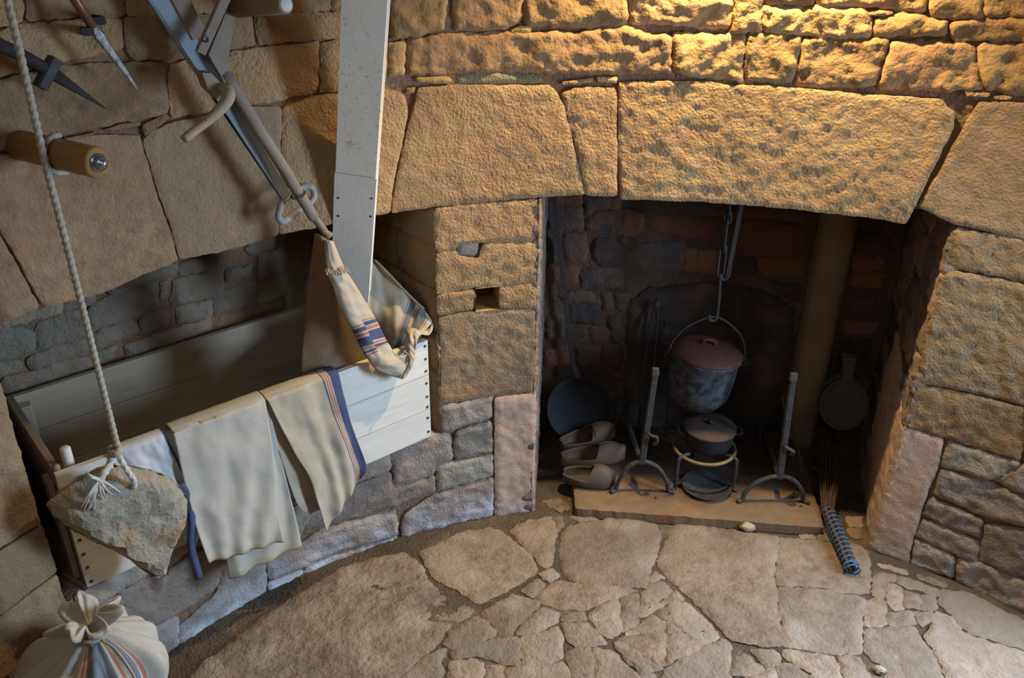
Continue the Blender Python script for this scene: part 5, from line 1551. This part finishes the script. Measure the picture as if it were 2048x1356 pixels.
cn = thing('pot_crane', (0.915, 3.62, 0.85), 'blackened hanging chain and pot hooks above the cauldron', 'chain')
mk('hook', *tube(catmull([V((0.885, 3.62, 0.875)), V((0.892, 3.62, 0.852)), V((0.912, 3.62, 0.848)), V((0.921, 3.62, 0.87)), V((0.920, 3.62, 0.95)), V((0.912, 3.62, 1.08))], 7), 0.008, 8), M['iron'], cn)


def link(p, q, wd, rad, parent, side):
    p, q = V(p), V(q)
    sd = V(side) * wd
    pts = catmull([p + sd * 0.5, p - (q - p).normalized() * 0.006, p - sd * 0.5, p.lerp(q, 0.5) - sd * 0.6, q - sd * 0.5, q + (q - p).normalized() * 0.006, q + sd * 0.5, p.lerp(q, 0.5) + sd * 0.6], 4, closed=True)
    mk('link', *tube(pts, rad, 7, closed=True), M['iron'], parent)


zc = 1.075
for i, ln in enumerate((0.13, 0.13, 0.045, 0.07, 0.07, 0.07, 0.07, 0.07)):
    link((0.912 - 0.0 * i, 3.62, zc), (0.910, 3.62, zc + ln), 0.022, 0.0055, cn, (1, 0, 0) if i % 2 == 0 else (0, 1, 0))
    zc += ln - 0.008
mk('ratchet_bar', *beam((0.945, 3.62, 1.06), (0.975, 3.62, 1.66), 0.020, 0.008, V((0, 1, 0))), M['iron'], cn, smooth=False)
mk('ratchet_hook', *tube(catmull([V((0.915, 3.62, 1.075)), V((0.922, 3.62, 1.055)), V((0.938, 3.62, 1.052)), V((0.948, 3.62, 1.075)), V((0.952, 3.62, 1.11))], 6), 0.007, 8), M['iron'], cn)

# fire irons against the back
tg = thing('fire_tongs', (0.69, 3.86, HZ), 'long blackened fire tongs leaning on the fireback', 'tongs')
for dx in (-0.026, 0.022):
    mk('arm', *tube(catmull([V((0.696, 3.905, 0.775)), V((0.694 + dx * 0.6, 3.902, 0.70)), V((0.690 + dx, 3.885, 0.45)), V((0.682 + dx, 3.86, HZ + 0.006))], 8), 0.0065, 8), M['iron'], tg)
mk('knob', *ico((0.696, 3.90, 0.79), 0.020, 2, (1, 1, 1.2), 0.05), M['rust'], tg)
pk = thing('poker', (0.80, 3.84, HZ), 'thin dark iron poker leaning on the fireback', 'poker')
mk('rod', *tube([V((0.80, 3.84, HZ + 0.004)), V((0.786, 3.90, 0.66))], 0.006, 8), M['iron'], pk)
mk('loop_handle', *tube([V((0.785 + 0.014 * math.cos(t), 3.905, 0.678 + 0.018 * math.sin(t))) for t in [2 * PI * i / 20 for i in range(20)]], 0.0045, 7, closed=True), M['iron'], pk)
fh = thing('fire_hook', (1.36, 3.40, HZ), 'thin bent iron hook beside the pillar andiron', 'hook')
mk('rod', *tube(catmull([V((1.375, 3.42, HZ + 0.005)), V((1.362, 3.45, 0.20)), V((1.335, 3.50, 0.30)), V((1.275, 3.56, 0.44)), V((1.262, 3.57, 0.50))], 8), 0.0075, 8), M['iron'], fh)

# long-handled pan leaning in the back corner
pa = V((-0.04, -0.93, 0.36)).normalized()
pc = V((0.352, 3.885, 0.20))
pn = thing('frying_pan', (0.36, 3.83, 0), 'large black long-handled frying pan leaning in the dark corner', 'pan')
mk('bowl', *lathe(pc, [(0.0001, 0.0), (0.12, 0.0), (0.142, 0.012), (0.168, 0.042), (0.170, 0.045), (0.165, 0.044), (0.138, 0.016), (0.118, 0.005), (0.0001, 0.005)], axis=pa, sides=48), M['castiron'], pn)
mk('handle', *beam((0.335, 3.905, 0.37), (0.300, 3.935, 0.46), 0.028, 0.009, V((0, 1, 0)), 0.022), M['iron'], pn, smooth=False)
mk('handle', *beam((0.302, 3.934, 0.455), (0.180, 3.955, 1.36), 0.022, 0.009, V((0, 1, 0)), 0.02), M['iron'], pn, smooth=False)


# clogs
def clog(heel, toe, label, mat, roll=0.0, lift=0.0):
    heel, toe = V(heel), V(toe)
    L = (toe - heel).length
    X = (toe - heel).normalized()
    Y = V((0, 0, 1)).cross(X).normalized()
    Z = X.cross(Y)
    t = thing('clog', (heel + toe) / 2 - V((0, 0, heel.z if lift == 0 else 0)), label, 'clog', 'wooden clogs in the fireplace')
    NT, NAg = 30, 32
    vs = []
    for i in range(NT + 1):
        u = i / NT
        hw = 0.047 * (max(0.0, 1 - abs(2 * u - 1) ** 3.2)) ** 0.5 * (0.86 + 0.24 * math.sin(PI * min(1, u * 1.05)) ** 2) * (1 - 0.35 * smoothstep(0.75, 1.0, u)) + 0.003
        ht = 0.040 + 0.006 * math.sin(u * PI) + 0.014 * smoothstep(0.5, 0.72, u) - 0.030 * smoothstep(0.78, 1.0, u)
        zc_ = 0.042 + 0.012 * smoothstep(0.8, 1.0, u)
        open_ = 1 - smoothstep(0.50, 0.60, u)
        am = PI * (1 - 0.42 * open_ * smoothstep(0.0, 0.05, u) - 0.36 * (1 - smoothstep(0.0, 0.05, u)))
        for j in range(NAg + 1):
            a = -am + 2 * am * j / NAg
            y = hw * math.sin(a)
            z = -math.cos(a)
            z = zc_ + (z * ht if z > 0 else max(z * 0.048, -0.036))
            vs.append(heel + X * (u * L) + Y * y + Z * (z - 0.006))
    n = NAg + 1
    fs = [(i * n + j, i * n + j + 1, (i + 1) * n + j + 1, (i + 1) * n + j) for i in range(NT) for j in range(NAg)]
    fs.append(tuple(range(n)))
    fs.append(tuple(NT * n + j for j in range(n - 1, -1, -1)))
    solid(mk('shell', vs, fs, M[mat], t), 0.009, -1 if False else 1)
    return t, X, Y, Z, L


cA, X, Y, Z, Lc = clog(on_z(1121, 898, 0.062), on_z(1229, 872, 0.085), 'tan clog with a dark band, toe raised, farthest of three', 'clog', lift=1)
hA = on_z(1121, 898, 0.062)
band = [hA + X * (Lc * 0.58) + Y * 0.056 * math.cos(t) + Z * (0.044 + 0.054 * math.sin(t)) for t in [2 * PI * i / 36 for i in range(36)]]
mk('strap', *tube(band, 0.004, 6, closed=True), M['leather'], cA)
clog(on_z(1121, 926, 0.062), on_z(1250, 917, 0.066), 'brown wooden clog lying between the two other clogs', 'clog')
clog(on_z(1126, 957, 0.060), on_z(1230, 972, 0.062), 'dark weathered clog nearest to the hearth edge', 'clogdark')

# bellows hanging in the right back corner
bn = V((-0.25, -0.93, 0.26)).normalized()
bu = (V((0.03, 0.26, 1)) - bn * V((0.03, 0.26, 1)).dot(bn)).normalized()
bx_ = bu.cross(bn).normalized()
bcn = V((1.625, 3.74, 0.345))
bel = thing('bellows', (1.64, 3.74, 0.19), 'dark round wooden bellows with ringed face in the right corner', 'bellows')


def paddle(off, th, k):
    pts = []
    for i in range(40):
        a = PI / 2 + 0.26 + (2 * PI - 0.52) * i / 39
        pts.append((0.112 * k * math.cos(a), 0.128 * k * math.sin(a)))
    pts += [(0.024, 0.15), (0.030, 0.24), (-0.030, 0.24), (-0.024, 0.15)]
    n = len(pts)
    vs = [bcn + bx_ * x + bu * y + bn * (off + th) for x, y in pts] + [bcn + bx_ * x + bu * y + bn * off for x, y in pts]
    fs = [tuple(range(n)), tuple(range(2 * n - 1, n - 1, -1))] + [(i, n + i, n + (i + 1) % n, (i + 1) % n) for i in range(n)]
    return vs, fs


bfb = mk('front_board', *paddle(0.035, 0.014, 1.0), M['bellwood'], bel, smooth=False)
mk('back_board', *paddle(-0.045, 0.014, 1.04), M['bellwood'], bel, smooth=False)
mk('bag', *lathe(bcn, [(0.10, -0.032), (0.112, -0.015), (0.106, 0.0), (0.112, 0.018), (0.10, 0.036)], axis=bn, sides=40), M['leather'], bel)
for r in (0.03, 0.052, 0.1):
    mk('carved_ring', *tube([bcn + bn * 0.0495 + bx_ * r * math.cos(t) + bu * r * 1.1 * math.sin(t) for t in [2 * PI * i / 40 for i in range(40)]], 0.003, 6, closed=True), M['bellwood'], bfb)
mk('nozzle', *tube([bcn - bu * 0.12, bcn - bu * 0.20], [0.016, 0.009], 12), M['iron'], bel)

# twig broom bound with blue twine
h0 = on_z(1703, 1138, 0.034)
h1 = on_z(1657, 1022, 0.075)
h2 = V((1.575, 3.62, 0.20))
br = thing('twig_broom', h0, 'twig hand broom bound with blue twine lying across the hearth corner', 'broom')
rb_ = random.Random(3)
dv = (h1 - h0).normalized()
X_, Y_ = frame_of(dv, V((0, 0, 1)))
tws = []
for i in range(64):
    a, q = rb_.uniform(0, 2 * PI), math.sqrt(rb_.random())
    r0_, r1_, r2_ = 0.023 * q, 0.028 * q, 0.085 * q
    w0 = h0 + X_ * r0_ * math.cos(a) + Y_ * r0_ * math.sin(a) + dv * rb_.uniform(-0.01, 0.01)
    w1 = h1 + X_ * r1_ * math.cos(a) + Y_ * r1_ * math.sin(a)
    w2 = h1.lerp(h2, rb_.uniform(0.75, 1.15)) + X_ * r2_ * math.cos(a) * 0.7 + Y_ * r2_ * math.sin(a)
    wm = w1.lerp(w2, 0.5) + V((rb_.uniform(-0.01, 0.01), 0, rb_.uniform(-0.01, 0.012)))
    tws.append(tube(catmull([w0, w0.lerp(w1, 0.5), w1, wm, w2], 3), [0.0042] * 7 + [0.0032, 0.0028, 0.0024, 0.0020, 0.0016, 0.001], 5))
setp(mk('twig_bundle', *join(*tws), M['twig'], br), kind='stuff')
hl = []
for i in range(300):
    t = i / 299
    hl.append(h0.lerp(h1, -0.01 + 1.0 * t) + X_ * 0.0305 * math.cos(t * 2 * PI * 13) + Y_ * 0.0305 * math.sin(t * 2 * PI * 13))
mk('twine_wrap', *tube(hl, 0.0026, 6), M['twine'], br)
kn_ = []
for i in range(50):
    t = i / 49
    kn_.append(h0 + dv * (0.012 * math.sin(9 * t)) + X_ * (0.034 + 0.004 * math.sin(31 * t)) * math.cos(t * 2 * PI * 2.2) + Y_ * 0.034 * math.sin(t * 2 * PI * 2.2))
mk('twine_knot', *tube(kn_, 0.0032, 6), M['twine'], br)
mk('twine_tail', *tube(catmull([h1, on_y(1640, 965, 3.50), on_y(1641, 948, 3.53), on_y(1637, 944, 3.55), on_y(1624, 934, 3.57)], 8), 0.003, 6), M['twine'], br)

# small loose stones
def pebble(px, py, r, label, mat, seed, z=0.0, group=None, name='pebble', sq=(1.1, 0.9, 0.75)):
    c = on_z(px, py, z + r * 0.6)
    t = mk(name, *ico(c, r, 2, sq, 0.35, 1.4, seed), M[mat], None, smooth=False)
    return setp(t, label, 'pebble', group)


pebble(1495, 1053, 0.031, 'angular pale ochre stone chip on the floor before the hearth slab', 'pebble', 2.0, name='stone_chip', z=0.004)
pebble(1759, 1340, 0.022, 'rounded whitish pebble in a hole of the stone floor', 'weight', 5.0, z=-0.006)
for i, (x, y, lb) in enumerate(((1312, 995, 'tiny orange brick crumb between the feet of the clog-side andiron'), (1340, 990, 'tiny orange brick crumb beside the trivet leg'), (1602, 1012, 'tiny orange brick crumb in front of the pillar-side andiron foot'), (1588, 986, 'tiny orange brick crumb under the pillar-side andiron arch'))):
    pebble(x, y, 0.0065, lb, 'rust', 11.0 + i, HZ, 'brick crumbs on the hearth slab', 'brick_crumb')
